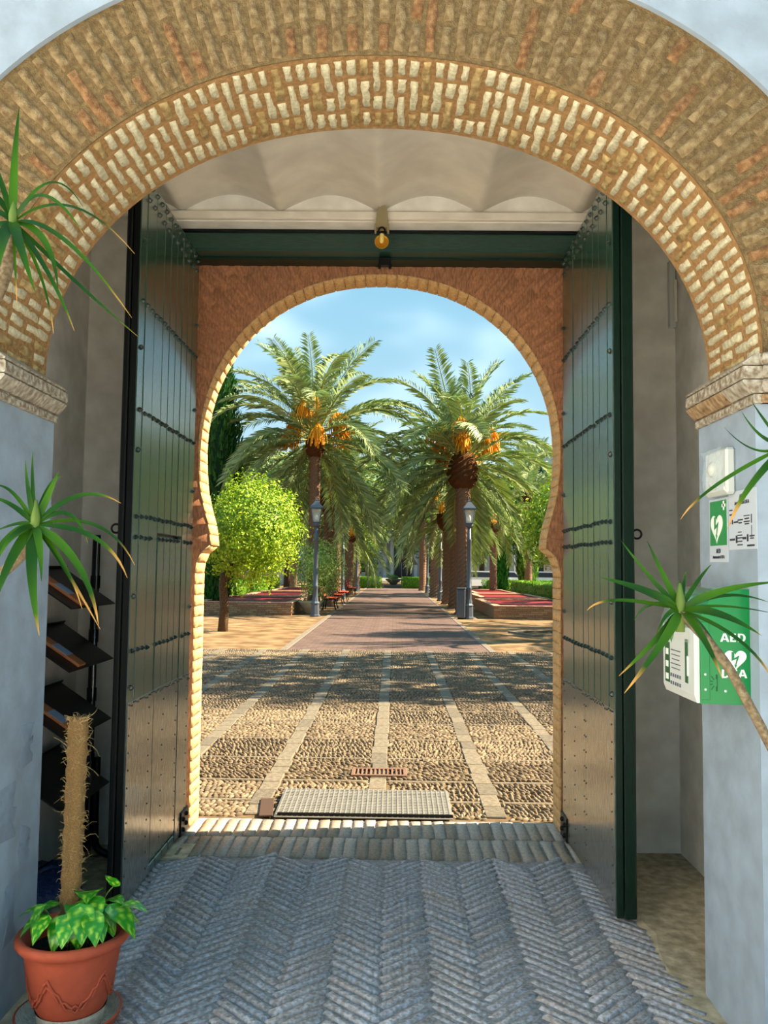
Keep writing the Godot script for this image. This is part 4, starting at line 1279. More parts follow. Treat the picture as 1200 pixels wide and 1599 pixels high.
	part(right, "planter", lathe_mesh([Vector2(0, 0.0), Vector2(0.13, 0), Vector2(0.18, 0.26), Vector2(0.185, 0.30), Vector2(0.165, 0.30), Vector2(0.15, 0.25), Vector2(0, 0.25)], 28), M.terracotta)

# ---------- garden ----------
# n leaves on a lumpy ellipsoid of half-axes r, thickest near its skin, over a dark inner core of the same foliage
func foliage(r: Vector3, n: int, leaf: float, sd: int, a: Color, b: Color, lumps := 0.18, core := 0.8, boxy := false) -> ArrayMesh:
	var q := RandomNumberGenerator.new()
	q.seed = sd
	var ns := FastNoiseLite.new()
	ns.seed = sd
	ns.frequency = 1.5
	var st := T(false)
	var la := lin(a)
	var lb := lin(b)
	for k in n:
		var d := Vector3(q.randfn(), q.randfn(), q.randfn()).normalized()
		var p: Vector3
		var out := d
		if boxy:
			d = Vector3(q.randf_range(-1, 1), q.randf_range(-1, 1), q.randf_range(-1, 1))
			var ax := q.randi() % 3
			d[ax] = signf(d[ax]) * q.randf_range(0.94, 1.03)
			p = d * r
			out = Vector3.ZERO
			out[ax] = signf(d[ax])
		else:
			var lum := 1.0 + lumps * 1.6 * ns.get_noise_3dv(d * 1.6) + lumps * ns.get_noise_3dv(d * 4.0)
			p = d * r * lum * (1.0 - 0.28 * pow(q.randf(), 2.0))
		var nrm := (out + Vector3(q.randfn(), q.randfn() + 0.4, q.randfn()) * 0.55).normalized()
		var x := nrm.cross(Vector3(q.randfn(), q.randfn(), q.randfn())).normalized()
		var y := nrm.cross(x)
		var s := leaf * q.randf_range(0.7, 1.3)
		var c := la.lerp(lb, clampf(q.randf() * 0.75 + 0.25 * (0.5 + ns.get_noise_3dv(d * 3.0)), 0, 1))
		var p1 := p + x * s * 0.5
		var p3 := p - x * s * 0.5
		var p2 := p + y * s * 0.26 + nrm * s * 0.08
		var p4 := p - y * s * 0.26 + nrm * s * 0.08
		for v: Vector3 in [p1, p3, p2, p1, p4, p3]:
			st.set_color(c)
			st.add_vertex(v)
	if core > 0.0:
		var cc := la.lerp(lb, 0.2)
		st.set_smooth_group(1)
		if boxy:
			st.set_color(cc)
			box(st, Vector3.ZERO, r * 2.0 * 0.93, 0.02)
		else:
			for j in 8:
				for i in 12:
					var f := []
					for e in [[0, 0], [1, 0], [1, 1], [0, 1]]:
						var th: float = PI * (j + e[1]) / 8.0
						var ph: float = TAU * (i + e[0]) / 12.0
						var d := Vector3(sin(th) * cos(ph), cos(th), sin(th) * sin(ph))
						f.append(d * r * core * (1.0 + lumps * 1.6 * ns.get_noise_3dv(d * 1.6)))
					st.set_color(cc)
					out_quad(st, f[0], f[1], f[2], f[3], Vector3.ZERO)
	return done(st)

func brick_bed(called: String, label: String, x0: float, x1: float, zf: float, zb: float, bricks: bool) -> void:
	var t := thing(called, label, "raised bed", Vector3((x0 + x1) / 2, -0.02, (zf + zb) / 2), "brick raised beds beside the walk")
	var w := x1 - x0
	var l := zf - zb
	var shell := T()
	var hh := 0.40
	span(shell, Vector3(-w / 2, 0, l / 2), Vector3(w / 2, hh, l / 2 - 0.22), 0.01)
	span(shell, Vector3(-w / 2, 0, -l / 2), Vector3(w / 2, hh, -l / 2 + 0.22), 0.01)
	span(shell, Vector3(-w / 2, 0, l / 2 - 0.2), Vector3(-w / 2 + 0.22, hh, -l / 2 + 0.2), 0.01)
	span(shell, Vector3(w / 2, 0, l / 2 - 0.2), Vector3(w / 2 - 0.22, hh, -l / 2 + 0.2), 0.01)
	var body := part(t, "wall", done(shell), M.wall_brick)
	part(t, "red_infill", span_mesh(Vector3(-w / 2 + 0.2, 0.1, l / 2 - 0.2), Vector3(w / 2 - 0.2, 0.385, -l / 2 + 0.2), 0.0), M.red_paint)
	for s in [-1.0, 1.0]:
		part(t, "coping", span_mesh(Vector3(-w / 2 - 0.02, hh, s * l / 2 + s * 0.02), Vector3(w / 2 + 0.02, hh + 0.035, s * (l / 2 - 0.24)), 0.008), M.coping)
		part(t, "coping", span_mesh(Vector3(s * w / 2 + s * 0.02, hh, l / 2 - 0.24), Vector3(s * (w / 2 - 0.24), hh + 0.035, -l / 2 + 0.24), 0.008), M.coping)
	if bricks:
		var bm := box_mesh(Vector3(0.25, 0.055, 0.02), 0.004)
		for row in 6:
			var x := -w / 2 + 0.13 - (0.13 if row % 2 else 0.0)
			while x < w / 2 - 0.05:
				if x > -w / 2 + 0.1:
					part(body, "brick", bm, M.wall_brick_pale if rng.randf() < 0.5 else M.wall_brick, Transform3D(Basis(), Vector3(x, 0.035 + row * 0.064, l / 2 + 0.004)))
				x += 0.265

func hedge(label: String, c: Vector3, size: Vector3, n: int, sd: int, turn := 0.0) -> void:
	var h := thing("hedge", label, "hedge", Vector3(c.x, 0, c.z))
	h.rotation.y = turn
	var o := part(h, "foliage", foliage(size / 2.0, n, 0.10, sd, Color(0.16, 0.40, 0.08), Color(0.55, 0.72, 0.16), 0.1, 0.9, true), M.leaf_any, Transform3D(Basis(), Vector3(0, size.y / 2, 0)))
	o.set_meta("kind", "stuff")

func planters_and_hedges() -> void:
	brick_bed("raised_bed", "nearest low brick bed with red infill left of the walk, behind the orange tree", -6.6, -3.35, -28.2, -34.0, true)
	brick_bed("raised_bed", "second low red bed left of the walk, behind the concrete bowl", -6.3, -3.75, -35.0, -41.0, false)
	brick_bed("raised_bed", "farthest low red bed left of the walk", -6.2, -4.15, -42.0, -49.0, false)
	brick_bed("raised_bed", "nearest low brick bed with red infill right of the walk, beside the first lamp", 3.25, 6.6, -27.6, -34.0, true)
	brick_bed("raised_bed", "second low red bed right of the walk, behind the litter bin", 3.65, 6.4, -35.0, -41.0, false)
	brick_bed("raised_bed", "farthest low red bed right of the walk", 4.0, 6.2, -42.0, -49.0, false)
	hedge("clipped green hedge end standing left of the orange tree trunk", Vector3(-7.6, 0, -31.2), Vector3(2.4, 0.95, 1.6), 2600, 301)
	hedge("long clipped hedge behind the left red beds", Vector3(-7.1, 0, -41), Vector3(1.0, 0.95, 17), 6500, 302)
	hedge("long clipped hedge behind the right red beds", Vector3(7.2, 0, -39), Vector3(1.2, 0.95, 20), 7000, 303)
	hedge("dark clipped hedge at the right arch jamb, below the small right tree", Vector3(7.3, 0, -28.6), Vector3(1.8, 0.85, 1.4), 2000, 304)
	hedge("clipped hedge block closing the left half of the walk's end", Vector3(-2.4, 0, -66.5), Vector3(2.9, 0.88, 1.2), 1800, 305)
	hedge("clipped hedge block closing the right half of the walk's end", Vector3(2.0, 0, -66.5), Vector3(2.7, 0.88, 1.2), 1800, 306)
	hedge("low far hedge behind the two right cypresses", Vector3(10.5, 0, -62), Vector3(8, 0.8, 1.2), 2500, 307)
	# concrete bowl with a young citrus bush
	var b := thing("concrete_bowl", "wide tan concrete bowl planter beside the first left lamp", "planter", Vector3(-2.85, -0.02, -29.4))
	part(b, "bowl", lathe_mesh([Vector2(0, 0), Vector2(0.18, 0), Vector2(0.22, 0.06), Vector2(0.40, 0.40), Vector2(0.42, 0.44), Vector2(0.37, 0.44), Vector2(0.34, 0.38), Vector2(0, 0.38)], 28), M.concrete)
	part(b, "soil", lathe_mesh([Vector2(0.35, 0.40), Vector2(0, 0.41)], 20), M.soil)
	var s := thing("citrus_bush", "loose pale green citrus bush growing behind the first left lamp post", "bush", Vector3(-2.62, 0.36, -29.6))
	part(s, "trunk", tube_mesh([Vector3(-0.1, 0, 0.1), Vector3(-0.03, 0.5, 0.05), Vector3(0, 1.0, 0)], [0.05, 0.035], 7), M.bark)
	part(s, "crown", foliage(Vector3(0.88, 1.0, 0.85), 4200, 0.085, 310, Color(0.46, 0.60, 0.24), Color(0.84, 0.90, 0.54), 0.25, 0.6), M.leaf_any, Transform3D(Basis(), Vector3(0.05, 1.2, 0)))

# one date palm frond in the x-y plane, growing along +x
func frond_mesh(e0: float, droop: float, length: float, sd: int) -> ArrayMesh:
	var r := RandomNumberGenerator.new()
	r.seed = sd
	var st := T(false)
	var n := 22
	var pts := []
	var p := Vector3.ZERO
	var twist := r.randf_range(-0.12, 0.12)
	for k in n + 1:
		pts.append(p)
		var t := float(k) / n
		var a := deg_to_rad(e0 - droop * pow(t, 1.35))
		p += Vector3(cos(a), sin(a), twist * t * 0.5) * length / n
	st.set_color(lin(Color(0.62, 0.62, 0.38)))
	for k in n:
		var w := lerpf(0.035, 0.006, float(k) / n)
		var a: Vector3 = pts[k]
		var b: Vector3 = pts[k + 1]
		var d := (b - a).normalized()
		var s := Vector3(0, 0, 1)
		var u := s.cross(d)
		quad(st, a - s * w, b - s * w, b + u * w * 0.7, a + u * w * 0.7)
		quad(st, a + u * w * 0.7, b + u * w * 0.7, b + s * w, a + s * w)
	var g0 := lin(Color(0.37, 0.48, 0.28))
	var g1 := lin(Color(0.68, 0.75, 0.54))
	var m := 54
	for k in m:
		var t := 0.14 + 0.86 * (k + 0.5) / m
		var f := t * n
		var i := mini(int(f), n - 1)
		var a: Vector3 = (pts[i] as Vector3).lerp(pts[i + 1], f - i)
		var d: Vector3 = ((pts[i + 1] as Vector3) - (pts[i] as Vector3)).normalized()
		for sd2 in [-1.0, 1.0]:
			var s := Vector3(0, 0, sd2)
			var u := Vector3(0, 0, 1).cross(d)
			var l := 0.52 * (0.35 + 0.75 * sin(PI * clampf(t * 0.92, 0, 1))) * r.randf_range(0.85, 1.1)
			var dir := (d * 0.75 + s * 0.8 + u * r.randf_range(0.05, 0.45)).normalized()
			var mid := a + dir * l * 0.5
			var tip := a + dir * l + Vector3.DOWN * l * r.randf_range(0.10, 0.30)
			var wv := d.cross(dir).cross(dir).normalized() * 0.0135
			var c := g0.lerp(g1, r.randf())
			for v: Vector3 in [a, mid + wv, tip, a, tip, mid - wv]:
				st.set_color(c)
				st.add_vertex(v)
	return done(st)

func date_cluster() -> ArrayMesh:
	var st := T(true)
	var r := RandomNumberGenerator.new()
	r.seed = 77
	tube(st, curve3(Vector3.ZERO, Vector3(0.5, 0.35, 0), Vector3(0.85, 0.0, 0), 6), [0.03, 0.025, 0.02], 5, false)
	for k in 70:
		var a := r.randf() * TAU
		var s := r.randf_range(0.05, 0.28)
		var o := Vector3(0.6 + r.randf() * 0.28, 0.15 - r.randf() * 0.1, 0)
		var e := o + Vector3(cos(a) * s + 0.1, -r.randf_range(0.25, 0.6), sin(a) * s)
		tube(st, curve3(o, o.lerp(e, 0.5) + Vector3(cos(a) * s * 0.4, 0.12, sin(a) * s * 0.4), e, 3), [0.008, 0.016, 0.018, 0.010], 4, false)
	return done(st)

# a column of overlapping leaf scars, alternately proud: radius and height pairs as in lathe()
func scaly(prof: Array, sides: int, amount: float) -> ArrayMesh:
	var st := T(false)
	for k in prof.size() - 1:
		for s in sides:
			var c := []
			for e in [[k, s], [k, s + 1], [k + 1, s + 1], [k + 1, s]]:
				var p: Vector2 = prof[e[0]]
				var a: float = TAU * e[1] / sides
				var r := p.x * (1.0 + (amount if posmod(int(e[0]) + int(e[1]), 2) == 0 else -amount))
				c.append(Vector3(r * cos(a), p.y, -r * sin(a)))
			tri(st, c[0], c[1], c[2])
			tri(st, c[0], c[2], c[3])
	return done(st)

var fronds := []
var dates: ArrayMesh

func palm(label: String, x: float, z: float, h: float, rad: float, sc: float, n: int, clusters: int, lean := 0.0, boot := 1.0, elmax := 86.0, elmin := -55.0) -> Node3D:
	var t := thing("date_palm", label, "palm", Vector3(x, -0.02, z), "date palms along the walk")
	var prof := []
	var k := 0
	var y := 0.0
	prof.append(Vector2(rad * 1.35, 0))
	while y < h - 0.3:
		prof.append(Vector2(rad * (1.0 + 0.3 * exp(-y * 2.5)) * (1.03 if k % 2 == 0 else 0.98), y + 0.02))
		y += 0.085
		k += 1
	prof.append(Vector2(rad * 0.9, h))
	var lean_b := Basis(Vector3.BACK, -lean)
	part(t, "trunk", scaly(prof, 14, 0.06), M.palm_bark, Transform3D(lean_b, Vector3.ZERO))
	var top := lean_b * Vector3(0, h, 0)
	var bp := []
	for q in 15:
		var v := q / 14.0
		bp.append(Vector2(rad * (1.0 + 0.85 * boot * sin(PI * pow(v, 0.8))) * 1.0, -0.55 * boot + v * 1.0 * boot))
	part(t, "crown_boot", scaly(bp, 16, 0.09), M.palm_boot, Transform3D(lean_b, top))
	for i in n:
		var v := (i + 0.5) / n
		var el := lerpf(elmax, elmin, pow(v, 0.85))
		var az := i * 2.39996 + rng.randf_range(-0.25, 0.25)
		if el < 12.0 and -sin(az) > 0.72:
			continue
		var kind := clampi(int((86.0 - el) / 24.0), 0, 5)
		var f: ArrayMesh = fronds[kind * 2 + rng.randi() % 2]
		var b := lean_b * Basis(Vector3.UP, az) * Basis(Vector3.BACK, deg_to_rad(rng.randf_range(-7, 7))) * Basis(Vector3.RIGHT, rng.randf_range(-0.25, 0.25))
		part(t, "frond", f, M.frond, Transform3D(b.scaled_local(Vector3.ONE * sc * rng.randf_range(0.9, 1.08)), top + Vector3(0, 0.1, 0)))
	for i in clusters:
		var az := i * 2.1 + 0.4 + rng.randf_range(-0.3, 0.3)
		part(t, "date_cluster", dates, M.dates, Transform3D(Basis(Vector3.UP, az).scaled_local(Vector3.ONE * sc * rng.randf_range(0.85, 1.15)), top + Vector3(0, rng.randf_range(0.3, 1.3) * sc, 0)))
	return t

func palms() -> void:
	for k in 6:
		var e0: float = [84.0, 66.0, 44.0, 20.0, -4.0, -34.0][k]
		var dr: float = [52.0, 74.0, 88.0, 90.0, 74.0, 46.0][k]
		for v in 2:
			fronds.append(frond_mesh(e0, dr * (0.85 + 0.3 * v), 3.5, 400 + k * 2 + v))
	dates = date_cluster()
	palm("tallest left date palm with orange date clusters, its trunk right behind the first left lamp", -2.80, -30.2, 6.0, 0.19, 1.2, 68, 10, -0.01, 0.9, 88.0)
	palm("left date palm with a thick brown crown boot, just right of the tallest left palm", -2.68, -35.0, 4.5, 0.22, 0.95, 44, 5, 0.0, 1.2, 75.0)
	palm("left date palm behind the second left lamp with its crown hidden in fronds", -2.72, -40.5, 5.6, 0.2, 1.0, 46, 3, 0.0)
	palm("short left date palm past the second left lamp, half way down the walk", -2.60, -49.0, 3.5, 0.24, 1.0, 44, 3, 0.02, 0.8)
	palm("slim left date palm near the end of the walk", -2.5, -58.0, 6.2, 0.2, 1.0, 40, 0)
	palm("big right date palm with a broad brown boot rising behind the first right lamp", 2.53, -30.5, 5.2, 0.26, 1.2, 70, 9, -0.015, 1.35, 88.0)
	palm("right date palm standing just left of the big right palm", 2.52, -34.5, 5.4, 0.25, 0.98, 46, 2, 0.0)
	palm("right date palm with a low brown boot and orange dates near the second right lamp", 2.47, -38.5, 4.0, 0.25, 0.9, 42, 4, 0.0, 1.3, 70.0)
	palm("tall right date palm behind the second right lamp", 2.30, -47.5, 6.0, 0.26, 1.0, 44, 0)
	palm("slim right date palm near the end of the walk", 2.05, -60.0, 6.0, 0.24, 1.0, 40, 0)
	palm("date palm with a bare trunk beside the left of the two right cypresses", 5.6, -48.0, 4.2, 0.2, 0.95, 44, 3, 0.0, 1.0, 70.0)
	palm("left back-row date palm behind the orange tree", -7.6, -42.0, 4.4, 0.22, 1.1, 46, 0)
	palm("second left back-row date palm, nearer the middle of the garden", -6.2, -53.0, 5.0, 0.22, 1.1, 44, 0)
	palm("right back-row date palm hidden by the arch edge", 9.6, -36.0, 5.2, 0.22, 1.1, 46, 2)
	palm("right back-row date palm above the right cypresses", 8.2, -52.0, 6.0, 0.22, 1.1, 46, 0)
	for k in 3:
		palm(["side-row date palm right of the walk, nearest the gate", "side-row date palm right of the walk, second from the gate", "side-row date palm right of the walk, third from the gate"][k], [10.5, 12.0, 11.0][k], [-20.5, -25.0, -31.0][k], 5.5, 0.24, 1.1, 34, 0)

func tree(called: String, label: String, at: Vector3, trunk_h: float, trunk_r: float, r: Vector3, cy: float, n: int, leaf: float, sd: int, a: Color, b: Color, lumps := 0.3, core := 0.75, group := "") -> Node3D:
	var t := thing(called, label, "tree", at, group)
	part(t, "trunk", tube_mesh([Vector3.ZERO, Vector3(0.03, trunk_h * 0.4, 0), Vector3(-0.02, trunk_h * 0.75, 0.02), Vector3(0, trunk_h, 0)], [trunk_r * 1.15, trunk_r, trunk_r * 0.95, trunk_r * 0.7], 10), M.bark)
	part(t, "crown", foliage(r, n, leaf, sd, a, b, lumps, core), M.leaf_any, Transform3D(Basis(), Vector3(0, cy, 0)))
	return t

func cypress(label: String, at: Vector3, h: float, r: float, n: int, sd: int, a: Color, b: Color) -> void:
	var t := thing("cypress", label, "tree", at)
	part(t, "trunk", tube_mesh([Vector3.ZERO, Vector3(0, 0.8, 0)], [0.12, 0.1], 8), M.bark)
	var q := RandomNumberGenerator.new()
	q.seed = sd
	var st := T(false)
	for k in n:
		var v := q.randf()
		var az := q.randf() * TAU
		var rad := r * pow(sin(PI * clampf(0.06 + v * 0.92, 0.0, 1.0)), 0.55) * (1.0 - 0.35 * v) * 1.15 * (1.0 + 0.10 * sin(az * 5.0 + v * 13.0)) * q.randf_range(0.8, 1.02)
		var p := Vector3(cos(az) * rad, 0.25 + v * (h - 0.3), sin(az) * rad)
		var up := (Vector3.UP + Vector3(cos(az), 0, sin(az)) * q.randf_range(0.1, 0.6)).normalized()
		var s := up.cross(Vector3(cos(az), 0, sin(az)) + Vector3(q.randfn(), 0, q.randfn()) * 0.5).normalized()
		var l := q.randf_range(0.16, 0.34)
		var c := lin(a).lerp(lin(b), q.randf())
		for vv: Vector3 in [p - s * 0.05, p + up * l, p + s * 0.05]:
			st.set_color(c)
			st.add_vertex(vv)
	st.set_smooth_group(1)
	st.set_color(lin(a))
	var prof := []
	for k in 15:
		var v := k / 14.0
		prof.append(Vector2(0.86 * r * pow(sin(PI * clampf(0.06 + v * 0.92, 0.0, 1.0)), 0.55) * (1.0 - 0.35 * v) * 1.15 if k < 14 else 0.0, 0.2 + v * (h - 0.35)))
	lathe(st, prof, 12)
	part(t, "foliage", done(st), M.leaf_any)

func trees() -> void:
	var yl := Color(0.76, 0.84, 0.22)
	var gr := Color(0.26, 0.48, 0.12)
	var t := tree("orange_tree", "round bright green orange tree on a bare trunk, left of the walk", Vector3(-4.2, -0.02, -21.1), 1.5, 0.11, Vector3(1.18, 1.35, 1.15), 2.48, 13000, 0.078, 320, gr, yl, 0.22, 0.72)
	t.get_node("crown").position.x = 0.68
	part(t, "trunk", tube_mesh([Vector3(0, 1.2, 0), Vector3(0.3, 1.9, 0.05), Vector3(0.65, 2.3, 0)], [0.08, 0.06, 0.03], 7), M.bark)
	var t2 := tree("orange_tree", "second orange tree on a thin trunk at the right jamb of the arch", Vector3(4.06, -0.02, -21.3), 1.7, 0.10, Vector3(1.1, 1.15, 1.1), 2.75, 6500, 0.10, 321, gr, yl, 0.28, 0.65)
	t2.get_node("crown").position.x = 0.25
	var ring := thing("tree_pit_rim", "square pale stone rim in the dirt round the right orange tree", "tree pit", Vector3(3.75, -0.02, -21.4))
	part(ring, "rim", frame_mesh(1.3, 1.3, 0.09, 0.06), M.kerb, Transform3D(Basis(Vector3.UP, 0.35), Vector3(0, 0.02, 0)))
	cypress("tall dark cypress against the sky at the left jamb of the arch", Vector3(-6.45, -0.02, -30.5), 10.2, 0.95, 6500, 330, Color(0.07, 0.22, 0.10), Color(0.22, 0.46, 0.16))
	cypress("slim bright green cypress, left one of the pair right of the walk", Vector3(6.95, -0.02, -55), 5.2, 0.5, 2600, 331, Color(0.06, 0.34, 0.10), Color(0.22, 0.60, 0.22))
	cypress("broader cypress with a sunlit side, right one of the pair right of the walk", Vector3(8.6, -0.02, -55), 7.0, 0.78, 3400, 332, Color(0.12, 0.34, 0.10), Color(0.48, 0.68, 0.24))
	# shade tree beyond the right jamb, outside the opening
	tree("shade_tree", "spreading shade tree right of the cobbled square", Vector3(9.6, -0.02, -14.2), 4.0, 0.28, Vector3(5.2, 3.6, 2.9), 6.6, 7500, 0.30, 340, Color(0.16, 0.36, 0.10), Color(0.45, 0.60, 0.2), 0.25, 0.0)
	# trees closing the view
	var labels := ["dark leafy tree behind the left palms, second row from the walk", "light green tree over the left end hedge", "tall blue-green tree left of the grey doorway", "tall blue-green tree right of the grey doorway", "light green tree over the right end hedge", "yellow-green tree behind the first right lamp", "dark tree between the two right cypresses", "far tree beyond the right back-row palm", "broad tree behind the cypress at the left jamb", "broad far tree behind the orange tree"]
	var spots := [[-7.5, -60.0, 4.6, 3.4, 4.6, 6.2], [-3.4, -74.0, 2.4, 3.4, 2.4, 4.6], [-2.6, -86.0, 3.4, 4.6, 3.0, 8.4], [4.0, -86.0, 3.8, 5.0, 3.0, 8.2], [4.4, -74.0, 2.8, 3.2, 2.4, 5.0], [7.2, -70.0, 3.0, 3.6, 2.6, 6.0], [11.5, -78.0, 4.2, 4.6, 3.0, 7.2], [18.0, -72.0, 5.0, 4.6, 4.0, 7.0], [-13.5, -54.0, 3.6, 3.2, 3.4, 5.2], [-10.6, -66.0, 4.4, 3.6, 3.6, 6.0]]
	for k in spots.size():
		var q: Array = spots[k]
		var pale: bool = k in [1, 4, 5]
		tree("garden_tree", labels[k], Vector3(q[0], -0.02, q[1]), q[5] - q[3] * 0.5, 0.22, Vector3(q[2], q[3], q[4]), q[5], 3600, 0.34, 350 + k, Color(0.22, 0.42, 0.14) if pale else Color(0.12, 0.30, 0.16), Color(0.66, 0.78, 0.26) if pale else Color(0.36, 0.54, 0.30), 0.35, 0.72)

# ---------- lamps, benches, bin ----------
func lamps_benches() -> void:
	var at := [[-2.53, -27.7], [2.42, -27.4], [-2.56, -43.0], [2.30, -42.0], [-2.44, -57.0], [2.18, -55.0]]
	var lab := ["nearest street lamp left of the walk, before the citrus bush", "nearest street lamp right of the walk, before the big right palm", "second street lamp left of the walk", "second street lamp right of the walk", "farthest street lamp left of the walk", "farthest street lamp right of the walk"]
	var l := thing("street_lamp", lab[0], "street lamp", Vector3(at[0][0], -0.02, at[0][1]), "lantern street lamps along the walk")
	part(l, "base", lathe_mesh([Vector2(0.17, 0), Vector2(0.17, 0.06), Vector2(0.14, 0.08), Vector2(0.13, 0.40), Vector2(0.15, 0.44), Vector2(0.10, 0.50), Vector2(0.09, 0.62)], 8, false), M.lamp_metal)
	part(l, "pole", lathe_mesh([Vector2(0.085, 0.6), Vector2(0.08, 0.95), Vector2(0.10, 0.98), Vector2(0.075, 1.02), Vector2(0.07, 2.5), Vector2(0.09, 2.53), Vector2(0.06, 2.57), Vector2(0.055, 3.0), Vector2(0.0, 3.0)], 12), M.lamp_metal)
	part(l, "collar", lathe_mesh([Vector2(0.06, 2.92), Vector2(0.12, 2.96), Vector2(0.13, 3.02), Vector2(0.10, 3.06), Vector2(0, 3.06)], 12), M.lamp_metal)
	var fr := T()
	for sx in [-1.0, 1.0]:
		for sz in [-1.0, 1.0]:
			tube(fr, [Vector3(sx * 0.105, 3.05, sz * 0.105), Vector3(sx * 0.165, 3.5, sz * 0.165)], [0.014], 4)
	box(fr, Vector3(0, 3.06, 0), Vector3(0.24, 0.03, 0.24), 0.005)
	box(fr, Vector3(0, 3.51, 0), Vector3(0.38, 0.03, 0.38), 0.005)
	part(l, "lantern_frame", done(fr), M.lamp_metal)
	for k in 4:
		var b := Basis(Vector3.UP, k * PI / 2)
		var gl := T()
		quad(gl, b * Vector3(-0.10, 3.07, 0.106), b * Vector3(0.10, 3.07, 0.106), b * Vector3(0.16, 3.5, 0.166), b * Vector3(-0.16, 3.5, 0.166))
		part(l, "lantern_pane", done(gl), M.lamp_glass)
	part(l, "lantern_roof", lathe_mesh([Vector2(0.30, 3.52), Vector2(0.29, 3.55), Vector2(0.06, 3.76), Vector2(0.05, 3.80), Vector2(0.02, 3.83), Vector2(0.012, 3.93), Vector2(0, 3.94)], 4, false, PI / 4), M.lamp_metal)
	part(l, "lamp_globe", lathe_mesh([Vector2(0, 3.1), Vector2(0.05, 3.14), Vector2(0.06, 3.24), Vector2(0.03, 3.32), Vector2(0, 3.33)], 10), M.print_white)
	for k in range(1, 6):
		copy_of(l, "street_lamp", lab[k], Vector3(at[k][0], -0.02, at[k][1]))
	var bl := ["nearest red slatted bench left of the walk, just past the concrete bowl", "second red slatted bench left of the walk", "third red slatted bench left of the walk", "farthest red slatted bench left of the walk"]
	var bz := [-32.4, -36.8, -40.4, -48.5]
	var b := thing("bench", bl[0], "bench", Vector3(-2.36, -0.02, bz[0]), "red benches along the left of the walk")
	for k in 4:
		part(b, "seat_slat", box_mesh(Vector3(0.09, 0.035, 1.5), 0.006, Vector3(-0.15 + k * 0.105, 0.45, 0)), M.orange_wood)
	for k in 3:
		part(b, "back_slat", box_mesh(Vector3(0.03, 0.09, 1.5), 0.006, Vector3(-0.24 - k * 0.03, 0.56 + k * 0.12, 0)), M.orange_wood)
	for s in [-1.0, 1.0]:
		part(b, "leg", tube_mesh(catmull([Vector3(0.24, 0, s * 0.6), Vector3(0.17, 0.22, s * 0.6), Vector3(0.19, 0.43, s * 0.6), Vector3(-0.2, 0.43, s * 0.6), Vector3(-0.33, 0.88, s * 0.6)], 4), [0.022], 6), M.iron)
		part(b, "leg", tube_mesh([Vector3(-0.2, 0.43, s * 0.6), Vector3(-0.26, 0, s * 0.6)], [0.022], 6), M.iron)
	for k in range(1, 4):
		copy_of(b, "bench", bl[k], Vector3(-2.36, -0.02, bz[k]))
	var bin := thing("litter_bin", "grey post-shaped litter bin beside the nearest right lamp", "bin", Vector3(2.16, -0.02, -27.3))
	part(bin, "body", box_mesh(Vector3(0.26, 0.9, 0.26), 0.02, Vector3(0, 0.5, 0)), M.lamp_metal)
	part(bin, "cap", box_mesh(Vector3(0.30, 0.05, 0.30), 0.015, Vector3(0, 0.98, 0)), M.lamp_metal)
	part(bin, "foot", box_mesh(Vector3(0.2, 0.06, 0.2), 0.01, Vector3(0, 0.03, 0)), M.iron)

# ---------- the far end ----------
func building(label: String, c: Vector3, size: Vector3, wall: Material, floors: int, cols: int, tiled: bool) -> void:
	var t := thing("building", label, "building", Vector3(c.x, -0.02, c.z))
	var w := part(t, "wall", box_mesh(size, 0.05, Vector3(0, size.y / 2, 0)), wall)
	for f in floors:
		for k in cols:
			var win := part(t, "window", box_mesh(Vector3(1.0, 1.5, 0.12), 0.03, Vector3(-size.x / 2 + (k + 0.5) * size.x / cols, 1.7 + f * (size.y - 1.2) / floors, size.z / 2)), M.pale_wall)
			part(win, "pane", box_mesh(Vector3(0.82, 1.3, 0.04), 0.01, Vector3(-size.x / 2 + (k + 0.5) * size.x / cols, 1.7 + f * (size.y - 1.2) / floors, size.z / 2 + 0.06)), M.window_dark)
	part(t, "cornice", box_mesh(Vector3(size.x + 0.5, 0.3, size.z + 0.5), 0.05, Vector3(0, size.y, 0)), M.pale_wall)
	if tiled:
		part(t, "roof", prism_mesh(PackedVector2Array([Vector2(-size.x / 2 - 0.4, size.y + 0.15), Vector2(size.x / 2 + 0.4, size.y + 0.15), Vector2(size.x / 2 - 1.5, size.y + 1.5), Vector2(-size.x / 2 + 1.5, size.y + 1.5)]), size.z / 2 + 0.3, -size.z / 2 - 0.3), M.roof_tile)

